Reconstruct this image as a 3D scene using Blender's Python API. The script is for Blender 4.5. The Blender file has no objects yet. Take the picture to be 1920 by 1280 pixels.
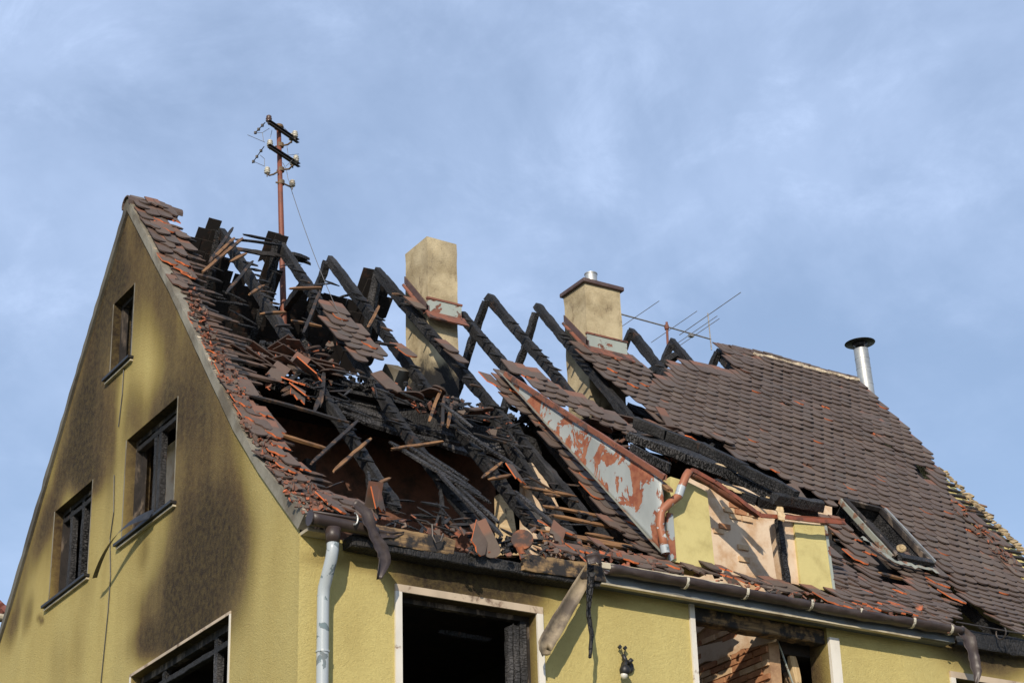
import bpy, bmesh, math, random
from mathutils import Vector, Matrix, noise, Quaternion

rnd = random.Random(11)
scene = bpy.context.scene
V = Vector

# ------------------------------------------------------------------ camera
CAM = V((-7.979, -16.135, 1.602))
YAW, PIT, ROL, FPX = 0.5696781, 0.4308482, -0.0312866, 3903.4
_f = V((math.sin(YAW) * math.cos(PIT), math.cos(YAW) * math.cos(PIT), math.sin(PIT)))
_r = V((math.cos(YAW), -math.sin(YAW), 0))
_u = _r.cross(_f)
_r2 = math.cos(ROL) * _r + math.sin(ROL) * _u
_u2 = _r2.cross(_f)
cd = bpy.data.cameras.new('camera')
cam = bpy.data.objects.new('camera', cd)
scene.collection.objects.link(cam)
mm = Matrix((_r2, _u2, -_f)).transposed().to_4x4()
mm.translation = CAM
cam.matrix_world = mm
cd.sensor_width = 36
cd.lens = 36 * FPX / 1920
cd.clip_end = 3000
cd.clip_start = 0.1
scene.camera = cam

# ------------------------------------------------------------------ light
SUN = V((-0.84, -1.0, 0.66)).normalized()
SUN_EL = math.asin(SUN.z)
SUN_AZ = math.atan2(SUN.x, SUN.y)
w = bpy.data.worlds.new('World')
scene.world = w
w.use_nodes = True
nt = w.node_tree
nt.nodes.clear()
out = nt.nodes.new('ShaderNodeOutputWorld')
bg = nt.nodes.new('ShaderNodeBackground')
sky = nt.nodes.new('ShaderNodeTexSky')
sky.sky_type = 'NISHITA'
sky.sun_disc = False
sky.sun_elevation = SUN_EL
sky.sun_rotation = SUN_AZ % (2 * math.pi)
sky.air_density = 1.0
sky.dust_density = 0.4
sky.ozone_density = 2.0
bg.inputs['Strength'].default_value = 0.125
tc = nt.nodes.new('ShaderNodeTexCoord')
mp = nt.nodes.new('ShaderNodeMapping')
mp.inputs['Rotation'].default_value = (0.3, 0.2, 0.9)
mp.inputs['Scale'].default_value = (1.25, 1.0, 1.9)
nt.links.new(tc.outputs['Generated'], mp.inputs['Vector'])
def wnoise(scale, detail, rough, dist, lo, hi):
    n = nt.nodes.new('ShaderNodeTexNoise')
    n.inputs['Scale'].default_value = scale
    n.inputs['Detail'].default_value = detail
    n.inputs['Roughness'].default_value = rough
    n.inputs['Distortion'].default_value = dist
    nt.links.new(mp.outputs[0], n.inputs['Vector'])
    m = nt.nodes.new('ShaderNodeMapRange')
    m.interpolation_type = 'SMOOTHSTEP'
    m.inputs['From Min'].default_value = lo
    m.inputs['From Max'].default_value = hi
    nt.links.new(n.outputs[0], m.inputs['Value'])
    return m.outputs[0]
c1 = wnoise(2.6, 8, 0.58, 0.25, 0.38, 0.66)
c2 = wnoise(11.0, 9, 0.66, 0.5, 0.46, 0.74)
mul = nt.nodes.new('ShaderNodeMath'); mul.operation = 'MULTIPLY'
nt.links.new(c1, mul.inputs[0]); mul.inputs[1].default_value = 0.36
mul2 = nt.nodes.new('ShaderNodeMath'); mul2.operation = 'MULTIPLY'
nt.links.new(c2, mul2.inputs[0]); nt.links.new(c1, mul2.inputs[1])
mul3 = nt.nodes.new('ShaderNodeMath'); mul3.operation = 'MULTIPLY_ADD'
nt.links.new(mul2.outputs[0], mul3.inputs[0]); mul3.inputs[1].default_value = 0.26
nt.links.new(mul.outputs[0], mul3.inputs[2])
add0 = nt.nodes.new('ShaderNodeMath'); add0.operation = 'ADD'; add0.use_clamp = True
nt.links.new(mul3.outputs[0], add0.inputs[0]); add0.inputs[1].default_value = 0.30
mix = nt.nodes.new('ShaderNodeMix'); mix.data_type = 'RGBA'
mix.inputs['B'].default_value = (5.1, 6.4, 9.0, 1)
nt.links.new(add0.outputs[0], mix.inputs['Factor'])
nt.links.new(sky.outputs[0], mix.inputs['A'])
nt.links.new(mix.outputs['Result'], bg.inputs['Color'])
nt.links.new(bg.outputs[0], out.inputs['Surface'])

sd = bpy.data.lights.new('sun', 'SUN')
sd.energy = 4.4
sd.angle = math.radians(0.5)
sd.color = (1.0, 0.89, 0.73)
so = bpy.data.objects.new('sun', sd)
scene.collection.objects.link(so)
so.rotation_euler = (-SUN).to_track_quat('-Z', 'Y').to_euler()
so.location = (-10, -15, 25)
scene.view_settings.view_transform = 'Standard'
scene.view_settings.look = 'None'
scene.view_settings.gamma = 1
scene.view_settings.exposure = 0.0

# ------------------------------------------------------------------ picture rays onto real planes
def ray(px, py):
    return (_f * FPX + _r2 * (px - 960) - _u2 * (py - 640)).normalized()
def proj(p):
    v = p - CAM
    d = v.dot(_f)
    return 960 + FPX * v.dot(_r2) / d, 640 - FPX * v.dot(_u2) / d
def hit(px, py, n, o):
    d = ray(px, py)
    return CAM + d * ((V(o) - CAM).dot(V(n)) / d.dot(V(n)))
def FP(px, py, y=0.0): return hit(px, py, (0, 1, 0), (0, y, 0))
def GP(px, py, x=0.0): return hit(px, py, (1, 0, 0), (x, 0, 0))
def HP(px, py, z): return hit(px, py, (0, 0, 1), (0, 0, z))
YR = 4.68
PTS = [(4.68, 13.64), (2.73, 11.26), (1.92, 10.26), (1.29, 9.47), (0.97, 9.08), (0.49, 8.62), (-0.20, 8.05)]
def pn(i):
    (y0, z0), (y1, z1) = PTS[i], PTS[i + 1]
    return V((0, -(z0 - z1), (y0 - y1))).normalized()
def RP(px, py, off=0.0):                       # onto the front roof slope
    best = None
    for i in range(len(PTS) - 1):
        n = pn(i)
        o = V((0, PTS[i][0], PTS[i][1])) + n * off
        p = hit(px, py, n, o)
        q = p - n * off
        if PTS[i + 1][0] - 1e-3 <= q.y <= PTS[i][0] + 1e-3:
            return p
        e = min(abs(q.y - PTS[i][0]), abs(q.y - PTS[i + 1][0]))
        if best is None or e < best[0]: best = (e, p)
    return best[1]
NB = V((0, (PTS[0][1] - PTS[1][1]), (PTS[0][0] - PTS[1][0]))).normalized()
def BPt(px, py, off=0.0):                      # onto the rear roof slope
    return hit(px, py, NB, V((0, YR, PTS[0][1])) + NB * off)
SEG = []
_t = 0
for i in range(len(PTS) - 1):
    a = V((0, *PTS[i])); b = V((0, *PTS[i + 1]))
    SEG.append((_t, (b - a).length, a, (b - a).normalized(), pn(i))); _t += (b - a).length
TMAX = _t
def surf(x, t, off=0.0, rear=False):           # roof point by distance t down from the ridge
    for s in SEG:
        if t <= s[0] + s[1] or s is SEG[-1]:
            p = s[2] + s[3] * (t - s[0]) + s[4] * off
            dn, n = s[3].copy(), s[4].copy()
            break
    p.x = x
    if rear:
        p.y = 2 * YR - p.y; dn.y *= -1; n.y *= -1
    return p, dn, n
def inside(pt, poly):
    x, y = pt; c = False; j = len(poly) - 1
    for i in range(len(poly)):
        xi, yi = poly[i]; xj, yj = poly[j]
        if (yi > y) != (yj > y) and x < (xj - xi) * (y - yi) / (yj - yi) + xi: c = not c
        j = i
    return c
def pz(tab, y):                                # linear table lookup
    tab = sorted(tab)
    if y <= tab[0][0]: return tab[0][1]
    for (a, b), (c_, d_) in zip(tab, tab[1:]):
        if y <= c_: return b + (d_ - b) * (y - a) / (c_ - a)
    return tab[-1][1]

# ------------------------------------------------------------------ materials
class Mat:
    def __init__(s, name):
        s.m = bpy.data.materials.new(name); s.m.use_nodes = True
        s.t = s.m.node_tree; s.t.nodes.clear()
        s.out = s.n('OutputMaterial'); s.b = s.n('BsdfPrincipled')
        s.l(s.b.outputs[0], s.out.inputs['Surface'])
        s.co = s.n('TexCoord').outputs['Object']
    def n(s, k, **kw):
        x = s.t.nodes.new('ShaderNode' + k)
        for a, v in kw.items(): setattr(x, a, v)
        return x
    def l(s, a, b): s.t.links.new(a, b)
    def put(s, inp, v):
        if hasattr(v, 'is_linked') or hasattr(v, 'links'): s.l(v, inp)
        else: inp.default_value = v
    def noise(s, scale, detail=4, rough=0.55, vec=None, dist=0.0, sc=None):
        x = s.n('TexNoise'); x.inputs['Scale'].default_value = scale
        x.inputs['Detail'].default_value = detail; x.inputs['Roughness'].default_value = rough
        x.inputs['Distortion'].default_value = dist
        s.l(s.map(vec or s.co, sc) if sc else (vec or s.co), x.inputs['Vector'])
        return x.outputs[0]
    def map(s, vec, sc):
        x = s.n('Mapping'); x.inputs['Scale'].default_value = sc; s.l(vec, x.inputs['Vector']); return x.outputs[0]
    def vor(s, scale, vec=None, feature='DISTANCE_TO_EDGE', sc=None):
        x = s.n('TexVoronoi', feature=feature); x.inputs['Scale'].default_value = scale
        s.l(s.map(vec or s.co, sc) if sc else (vec or s.co), x.inputs['Vector']); return x.outputs[0] if feature == 'DISTANCE_TO_EDGE' else x.outputs['Distance']
    def rng(s, v, a, b, c=0.0, d=1.0, smooth=True):
        x = s.n('MapRange'); x.interpolation_type = 'SMOOTHSTEP' if smooth else 'LINEAR'
        s.l(v, x.inputs['Value'])
        for k, q in zip(('From Min', 'From Max', 'To Min', 'To Max'), (a, b, c, d)): x.inputs[k].default_value = q
        return x.outputs[0]
    def math(s, op, a, b=0.0, c=None, clamp=False):
        x = s.n('Math', operation=op); x.use_clamp = clamp
        s.put(x.inputs[0], a); s.put(x.inputs[1], b)
        if c is not None: s.put(x.inputs[2], c)
        return x.outputs[0]
    def mix(s, f, a, b, mode='MIX'):
        x = s.n('Mix', data_type='RGBA', blend_type=mode)
        for k, q in (('Factor', f), ('A', a), ('B', b)):
            i = x.inputs[k] if k == 'Factor' else [z for z in x.inputs if z.name == k and z.type == 'RGBA'][0]
            if isinstance(q, tuple): q = (*q, 1) if len(q) == 3 else q
            s.put(i, q)
        return x.outputs['Result'] if False else [z for z in x.outputs if z.type == 'RGBA'][0]
    def ramp(s, v, stops):
        x = s.n('ValToRGB'); s.l(v, x.inputs[0])
        e = x.color_ramp.elements
        while len(e) < len(stops): e.new(0.5)
        for q, (p, c) in zip(e, stops): q.position = p; q.color = (*c, 1)
        return x.outputs[0]
    def attr(s, name):
        x = s.n('Attribute', attribute_name=name); return x.outputs['Fac']
    def tone(s):                                  # a number of its own for every piece
        a = s.n('ObjectInfo').outputs['Random']; b = s.n('NewGeometry').outputs['Random Per Island']
        return s.math('FRACT', s.math('ADD', a, b))
    def bump(s, h, strength=0.5, dist=0.01, nrm=None):
        x = s.n('Bump'); x.inputs['Strength'].default_value = strength; x.inputs['Distance'].default_value = dist
        s.l(h, x.inputs['Height'])
        if nrm: s.l(nrm, x.inputs['Normal'])
        s.l(x.outputs[0], s.b.inputs['Normal']); return x.outputs[0]
    def set(s, color=None, rough=None, metal=None, spec=None):
        for k, q in (('Base Color', color), ('Roughness', rough), ('Metallic', metal), ('Specular IOR Level', spec)):
            if q is None: continue
            if isinstance(q, tuple) and len(q) == 3: q = (*q, 1)
            s.put(s.b.inputs[k], q)
        return s.m

def m_stucco(name='stucco_yellow', base=(0.58, 0.485, 0.190)):
    m = Mat(name)
    s = m.attr('soot'); h = m.attr('heat')
    n1 = m.noise(1.6, 4, 0.5, sc=(1, 1, 0.45)); n2 = m.noise(75, 3, 0.7); n3 = m.noise(9, 6, 0.7, sc=(1, 1, .5))
    v = m.math('ADD', s, m.math('MULTIPLY', m.math('SUBTRACT', n1, 0.5), m.math('MULTIPLY_ADD', s, 0.28, 0.10)))
    v = m.math('ADD', v, m.math('MULTIPLY', m.math('SUBTRACT', n2, 0.5), m.math('MULTIPLY', s, 0.10)))
    v = m.math('ADD', v, m.math('MULTIPLY', m.math('SUBTRACT', n3, 0.5), m.math('MULTIPLY', s, 0.26)), clamp=True)
    c = m.ramp(v, [(0, base), (0.22, (0.40, 0.315, 0.115)), (0.42, (0.225, 0.170, 0.055)), (0.60, (0.105, 0.068, 0.030)), (0.78, (0.044, 0.027, 0.017)), (1, (0.020, 0.013, 0.010))])
    c = m.mix(m.math('MULTIPLY', h, 0.75), c, (0.13, 0.055, 0.035))
    gr = m.rng(m.noise(1.1, 4, 0.55, sc=(1, 1, .6)), .35, .7, 0, .3)
    c = m.mix(m.math('MULTIPLY', gr, m.math('SUBTRACT', 1.0, v)), c, (0.36, 0.32, 0.15))
    m.set(c, 0.92, spec=0.25)
    mot = m.noise(14, 6, 0.75)
    c = m.mix(m.rng(mot, .3, .75, 0, .28), c, (0.30, 0.22, 0.075))
    m.set(c, 0.92)
    b1 = m.math('ADD', m.noise(130, 3, 0.65), m.math('MULTIPLY', m.noise(38, 5, 0.7), 1.6))
    m.bump(b1, 0.75, 0.010)
    return m.m
def m_char(name='charred_timber', uv=True, brown=0.25, bright=1.0, crack=0.5, cs=24):
    m = Mat(name)
    uvn = m.n('UVMap').outputs[0] if uv else m.co
    dist = m.n('VectorMath', operation='MULTIPLY_ADD')
    nn = m.n('TexNoise'); nn.inputs['Scale'].default_value = 9; nn.inputs['Detail'].default_value = 4; m.l(uvn, nn.inputs['Vector'])
    m.l(nn.outputs['Color'], dist.inputs[0]); dist.inputs[1].default_value = (0.05, 0.05, 0.05); m.l(uvn, dist.inputs[2])
    cr = m.vor(cs, dist.outputs[0], sc=(1.25, 0.55, 1.0))
    crk = m.rng(cr, 0.0, 0.16)
    grain = m.noise(30, 5, 0.65, vec=uvn, sc=(0.10, 1.5, 1)) if uv else m.noise(16, 5, .6)
    big = m.noise(2.0, 4, 0.6); fine = m.noise(55, 4, 0.65)
    mixv = m.math('ADD', m.math('MULTIPLY', big, 0.55), m.math('MULTIPLY', grain, 0.45))
    c = m.ramp(mixv, [(0.34, (0.008 * bright, 0.008 * bright, 0.009 * bright)), (0.52, (0.024 * bright, 0.0235 * bright, 0.0245 * bright)), (0.66, (0.060 * bright, 0.057 * bright, 0.057 * bright))])
    wood = m.rng(m.noise(4.5, 5, 0.65), 0.60, 0.72)
    c = m.mix(m.math('MULTIPLY', wood, brown), c, (0.16, 0.075, 0.035))
    ash = m.rng(m.noise(24, 5, 0.7), 0.62, 0.74)
    c = m.mix(m.math('MULTIPLY', ash, 0.30), c, (0.15, 0.145, 0.14))
    region = m.rng(m.noise(1.6, 3, .5), .38, .58)
    cm = m.math('MULTIPLY', m.math('SUBTRACT', 1.0, crk), m.math('MULTIPLY_ADD', region, crack * .6, crack * .4))
    c = m.mix(cm, c, (0.003, 0.003, 0.003))
    m.set(c, m.rng(fine, 0.3, 0.7, 0.5, 0.8), spec=0.3)
    h = m.math('SUBTRACT', m.math('MULTIPLY_ADD', fine, 0.5, m.math('MULTIPLY', grain, 0.9)), m.math('MULTIPLY', cm, 1.3))
    m.bump(h, 0.9, 0.014)
    return m.m
def m_tile(name, kind):
    m = Mat(name)
    t = m.tone()
    n = m.noise(9, 5, 0.65); f = m.noise(70, 3, 0.6)
    if kind == 'top':
        c = m.ramp(t, [(0, (0.092, 0.067, 0.054)), (0.35, (0.108, 0.079, 0.063)), (0.7, (0.120, 0.087, 0.068)), (0.9, (0.092, 0.074, 0.063)), (1, (0.145, 0.110, 0.086))])
        c = m.mix(m.rng(n, 0.45, 0.8, 0, 0.45), c, (0.155, 0.125, 0.10))
        lw = m.noise(.9, 3, .6); c = m.mix(m.rng(lw, .35, .7, 0, .35), c, (0.085, 0.065, 0.058))
        sep = m.n('SeparateXYZ'); m.l(m.n('UVMap').outputs[0], sep.inputs[0])
        chip = m.math('ADD', m.math('MULTIPLY', m.noise(14, 4, 0.7), 0.8), m.math('MULTIPLY', t, 0.35))
        chip = m.rng(chip, 0.87, 0.93)
        c = m.mix(m.math('MULTIPLY', chip, 0.7), c, (0.36, 0.13, 0.065))
        upper = m.math('MULTIPLY', m.rng(sep.outputs[1], 0.21, 0.27), m.rng(m.math('FRACT', m.math('MULTIPLY', t, 3.7)), .3, .6, .15, .8))
        c = m.mix(m.math('MULTIPLY', upper, .7), c, (0.25, 0.105, 0.062))
        m.set(c, 0.66, spec=0.3)
    elif kind == 'edge':
        w_ = m.rng(m.math('FRACT', m.math('MULTIPLY', t, 7.13)), 0.985, 0.99)
        c = m.mix(w_, (0.060, 0.040, 0.033), (0.45, 0.12, 0.04))
        m.set(c, 0.85)
    elif kind == 'broken':
        w_ = m.rng(m.math('FRACT', m.math('MULTIPLY', t, 5.13)), 0.38, 0.44)
        c = m.mix(w_, (0.075, 0.045, 0.034), (0.58, 0.145, 0.045))
        c = m.mix(m.rng(n, 0.5, 0.75), c, (0.13, 0.06, 0.04))
        m.set(c, 0.85)
    else:
        c = m.mix(m.rng(n, 0.35, 0.6), (0.20, 0.085, 0.05), (0.07, 0.048, 0.04))
        c = m.mix(m.rng(f, 0.5, 0.8, 0, 0.4), c, (0.22, 0.16, 0.12))
        m.set(c, 0.9)
    m.bump(m.math('ADD', f, n), 0.35, 0.004)
    return m.m
def m_simple(name, c, rough=0.8, c2=None, scale=8, metal=0.0, bump=0.3, bd=0.005, spec=None, lo=0.4, hi=0.7, bscale=60, sc=None):
    m = Mat(name)
    col = c
    if c2: col = m.mix(m.rng(m.noise(scale, 5, 0.65, sc=sc), lo, hi), c, c2)
    m.set(col, rough, metal, spec)
    if bump: m.bump(m.noise(bscale, 4, 0.65), bump, bd)
    return m.m
def m_peel(name, paint, under, lo, hi, scale=5, rough=0.5, under2=None, dirt=0.3, sc=(1, 1, 1)):
    m = Mat(name)
    n = m.noise(scale, 8, 0.62, dist=0.5, sc=sc)
    k = m.rng(n, lo, hi)
    s1 = m.noise(2.5, 5, 0.6, sc=(1, 1, 0.4))
    p = m.mix(m.rng(s1, 0.4, 0.7, 0, dirt), paint, tuple(x * 0.5 for x in paint))
    u = m.mix(m.rng(m.noise(12, 4), 0.4, 0.65), under, under2 or tuple(x * 0.55 for x in under))
    c = m.mix(k, p, u)
    m.set(c, m.rng(k, 0, 1, rough, 0.85))
    m.bump(m.math('SUBTRACT', m.math('MULTIPLY', m.noise(50, 3), 0.15), k), 0.6, 0.004)
    return m.m
def m_wood(name, c, c2, rough=0.75, sc=(1, 1, 1), burn=0.0):
    m = Mat(name)
    u = m.n('UVMap').outputs[0]
    g = m.noise(22, 5, 0.6, vec=u, sc=(0.12, 1.6, 1))
    col = m.mix(m.rng(g, 0.35, 0.65), c, c2)
    if burn: col = m.mix(m.rng(m.noise(5, 6, 0.65), 0.62 - burn * 0.35, 0.72 - burn * 0.3), col, (0.018, 0.015, 0.014))
    m.set(col, rough)
    m.bump(g, 0.5, 0.004)
    return m.m

M = {}
M['stucco'] = m_stucco()
M['stucco_clean'] = m_simple('stucco_dormer', (0.57, 0.49, 0.21), 0.92, (0.40, 0.33, 0.13), 3.5, bump=0.6, bscale=90, lo=0.42, hi=0.8, bd=.008)
M['char'] = m_char(brown=0.4, bright=1.0)
M['char_grey'] = m_char('charred_timber_ashy', bright=1.9, brown=0.15, crack=1.0, cs=30)
M['char_ash'] = m_char('charred_boards', bright=2.7, brown=0.12, crack=.8, cs=26)
M['char_obj'] = m_char('charred_rubble', uv=False, brown=0.3, bright=1.3)
M['tile_top'] = m_tile('tile_engobe', 'top')
M['tile_edge'] = m_tile('tile_edge', 'edge')
M['tile_broken'] = m_tile('tile_broken_edge', 'broken')
M['ridge'] = m_simple('ridge_tile_brown', (0.085, 0.058, 0.048), .7, (0.13, 0.09, 0.07), 7)
M['tile_under'] = m_tile('tile_terracotta', 'under')
M['batten'] = m_wood('scorched_batten', (0.16, 0.085, 0.04), (0.055, 0.03, 0.018), burn=0.75)
M['batten_fresh'] = m_wood('brown_batten', (0.27, 0.135, 0.05), (0.12, 0.058, 0.025), burn=0.35)
M['batten_verge'] = m_wood('brown_verge_batten', (0.135, 0.082, 0.055), (0.06, 0.038, 0.028), burn=0.45)
M['old_wood'] = m_wood('weathered_board', (0.30, 0.19, 0.085), (0.10, 0.062, 0.034), burn=0.55)
M['pale_wood'] = m_wood('pale_timber', (0.62, 0.47, 0.27), (0.48, 0.33, 0.17), burn=0.12)
M['mortar'] = m_simple('mortar', (0.56, 0.47, 0.34), 0.95, (0.20, 0.15, 0.11), 14, bump=0.8, bd=0.012, bscale=40)
M['mortar_yellow'] = m_simple('mortar_yellow', (0.40, 0.30, 0.165), 0.95, (0.18, 0.125, 0.07), 14, bump=0.8, bd=0.012, bscale=40)
M['band'] = m_simple('rake_render', (0.22, 0.205, 0.165), 0.85, (0.11, 0.092, 0.066), 1.6, bump=0.4, bd=0.01, bscale=30, lo=0.40, hi=0.65)
M['band_sooty'] = m_simple('sooty_rake_render', (0.12, 0.11, 0.085), 0.85, (0.06, 0.052, 0.04), 1.6, bump=0.4, bd=0.01, bscale=30)
M['soot'] = m_simple('sooty_plaster', (0.016, 0.014, 0.013), 0.9, (0.035, 0.022, 0.016), 5, bump=0.6, bd=0.02, bscale=12)
M['soot_brick'] = m_simple('sooty_brick', (0.17, 0.075, 0.045), 0.9, (0.05, 0.03, 0.02), 4, bump=0.6, bd=0.02, bscale=14)
M['white_trim'] = m_peel('scorched_white_trim', (0.70, 0.66, 0.58), (0.28, 0.17, 0.10), 0.60, 0.72, 6, 0.5, dirt=0.35)
M['scorched_trim'] = m_peel('scorched_lintel_trim', (0.50, 0.40, 0.29), (0.20, 0.13, 0.09), 0.52, 0.66, 5, 0.6, dirt=0.5)
M['downpipe'] = m_peel('peeling_pale_paint', (0.38, 0.42, 0.445), (0.15, 0.20, 0.22), 0.575, 0.59, 7, 0.35, (0.16, 0.18, 0.19), dirt=0.12)
M['gutter'] = m_simple('brown_gutter', (0.040, 0.027, 0.024), 0.45, (0.065, 0.048, 0.041), 5, bump=0.25, bscale=18, bd=0.01)
M['clip'] = m_peel('pale_bracket_strap', (0.62, 0.57, 0.46), (0.12, 0.09, 0.07), 0.56, 0.62, 20, 0.5)
M['cheek'] = m_peel('flaking_grey_sheet', (0.34, 0.37, 0.37), (0.30, 0.115, 0.06), 0.488, 0.502, 3.4, 0.45, (0.22, 0.065, 0.035), dirt=0.45, sc=(1, 1, 0.8))
M['rust_pipe'] = m_peel('flaking_rust_brown_pipe', (0.32, 0.115, 0.055), (0.50, 0.51, 0.50), 0.60, 0.615, 8, 0.5, (0.42, 0.43, 0.43), dirt=0.3)
M['rust_sheet'] = m_peel('rusty_flashing', (0.21, 0.078, 0.045), (0.09, 0.05, 0.04), 0.5, 0.6, 6, 0.6, dirt=0.5)
M['copper'] = m_simple('red_brown_sheet', (0.27, 0.075, 0.035), 0.5, (0.10, 0.04, 0.025), 6, metal=0.15)
M['zinc'] = m_peel('pale_zinc_flashing', (0.33, 0.36, 0.32), (0.20, 0.08, 0.05), 0.55, 0.58, 7, 0.45)
M['fascia'] = m_simple('grey_blue_fascia', (0.13, 0.145, 0.155), 0.55, (0.09, 0.09, 0.085), 3)
M['cream'] = m_simple('cream_paint', (0.50, 0.44, 0.32), 0.6, (0.30, 0.25, 0.17), 4)
M['plaster'] = m_simple('cream_plaster', (0.68, 0.53, 0.38), 0.92, (0.50, 0.31, 0.17), 3.5, bump=0.5, bd=0.008, bscale=25)
M['brick'] = m_simple('orange_brick', (0.42, 0.20, 0.095), 0.9, (0.30, 0.13, 0.06), 7, bump=0.6, bd=0.008, bscale=35)
M['brick_pale'] = m_simple('tan_brick', (0.60, 0.42, 0.25), 0.9, (0.46, 0.27, 0.14), 7, bump=0.6, bd=0.008, bscale=35)
M['joint'] = m_simple('brick_joint', (0.40, 0.25, 0.14), 0.95, (0.28, 0.16, 0.09), 9, bump=0.5)
M['steel'] = m_simple('galvanised_steel', (0.45, 0.46, 0.45), 0.5, (0.32, 0.33, 0.33), 5, metal=0.6, bump=0.15)
M['black_metal'] = m_simple('black_metal', (0.02, 0.02, 0.022), 0.45, (0.035, 0.033, 0.032), 8, metal=0.3)
M['cap'] = m_simple('brown_chimney_cap', (0.075, 0.045, 0.042), 0.6, (0.11, 0.075, 0.065), 8)
M['rust_pole'] = m_simple('rusty_red_steel', (0.20, 0.062, 0.035), 0.6, (0.12, 0.045, 0.028), 9, metal=0.1)
M['olive_metal'] = m_simple('olive_brown_steel', (0.15, 0.095, 0.045), 0.6, (0.07, 0.045, 0.03), 12, metal=0.1)
M['dark_steel'] = m_simple('dark_steel', (0.05, 0.045, 0.042), 0.5, (0.09, 0.07, 0.055), 12, metal=0.4)
M['porcelain'] = m_simple('white_porcelain', (0.50, 0.48, 0.41), 0.25, (0.30, 0.26, 0.21), 12, bump=0)
M['porcelain_dark'] = m_simple('brown_porcelain', (0.10, 0.06, 0.05), 0.2, bump=0)
M['wire'] = m_simple('wire', (0.12, 0.115, 0.11), 0.5, bump=0)
M['alu'] = m_simple('weathered_aluminium', (0.32, 0.30, 0.27), 0.45, (0.20, 0.17, 0.14), 20, metal=0.6, bump=0)
M['channel'] = m_simple('scorched_cream_sheet', (0.30, 0.235, 0.15), .5, (0.10, 0.075, 0.05), 3.5, lo=.4, hi=.65)
M['glass_globe'] = m_simple('opal_glass', (0.62, 0.60, 0.54), 0.15, bump=0)
M['teal_flash'] = m_peel('torn_pale_flashing', (0.25, 0.26, 0.22), (0.24, 0.13, 0.08), 0.52, 0.6, 5, 0.5)
M['window_wood'] = m_peel('scorched_window_wood', (0.17, 0.13, 0.095), (0.022, 0.017, 0.015), 0.38, 0.52, 5, 0.6, dirt=0.6, sc=(1, 1, 0.35))

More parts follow.
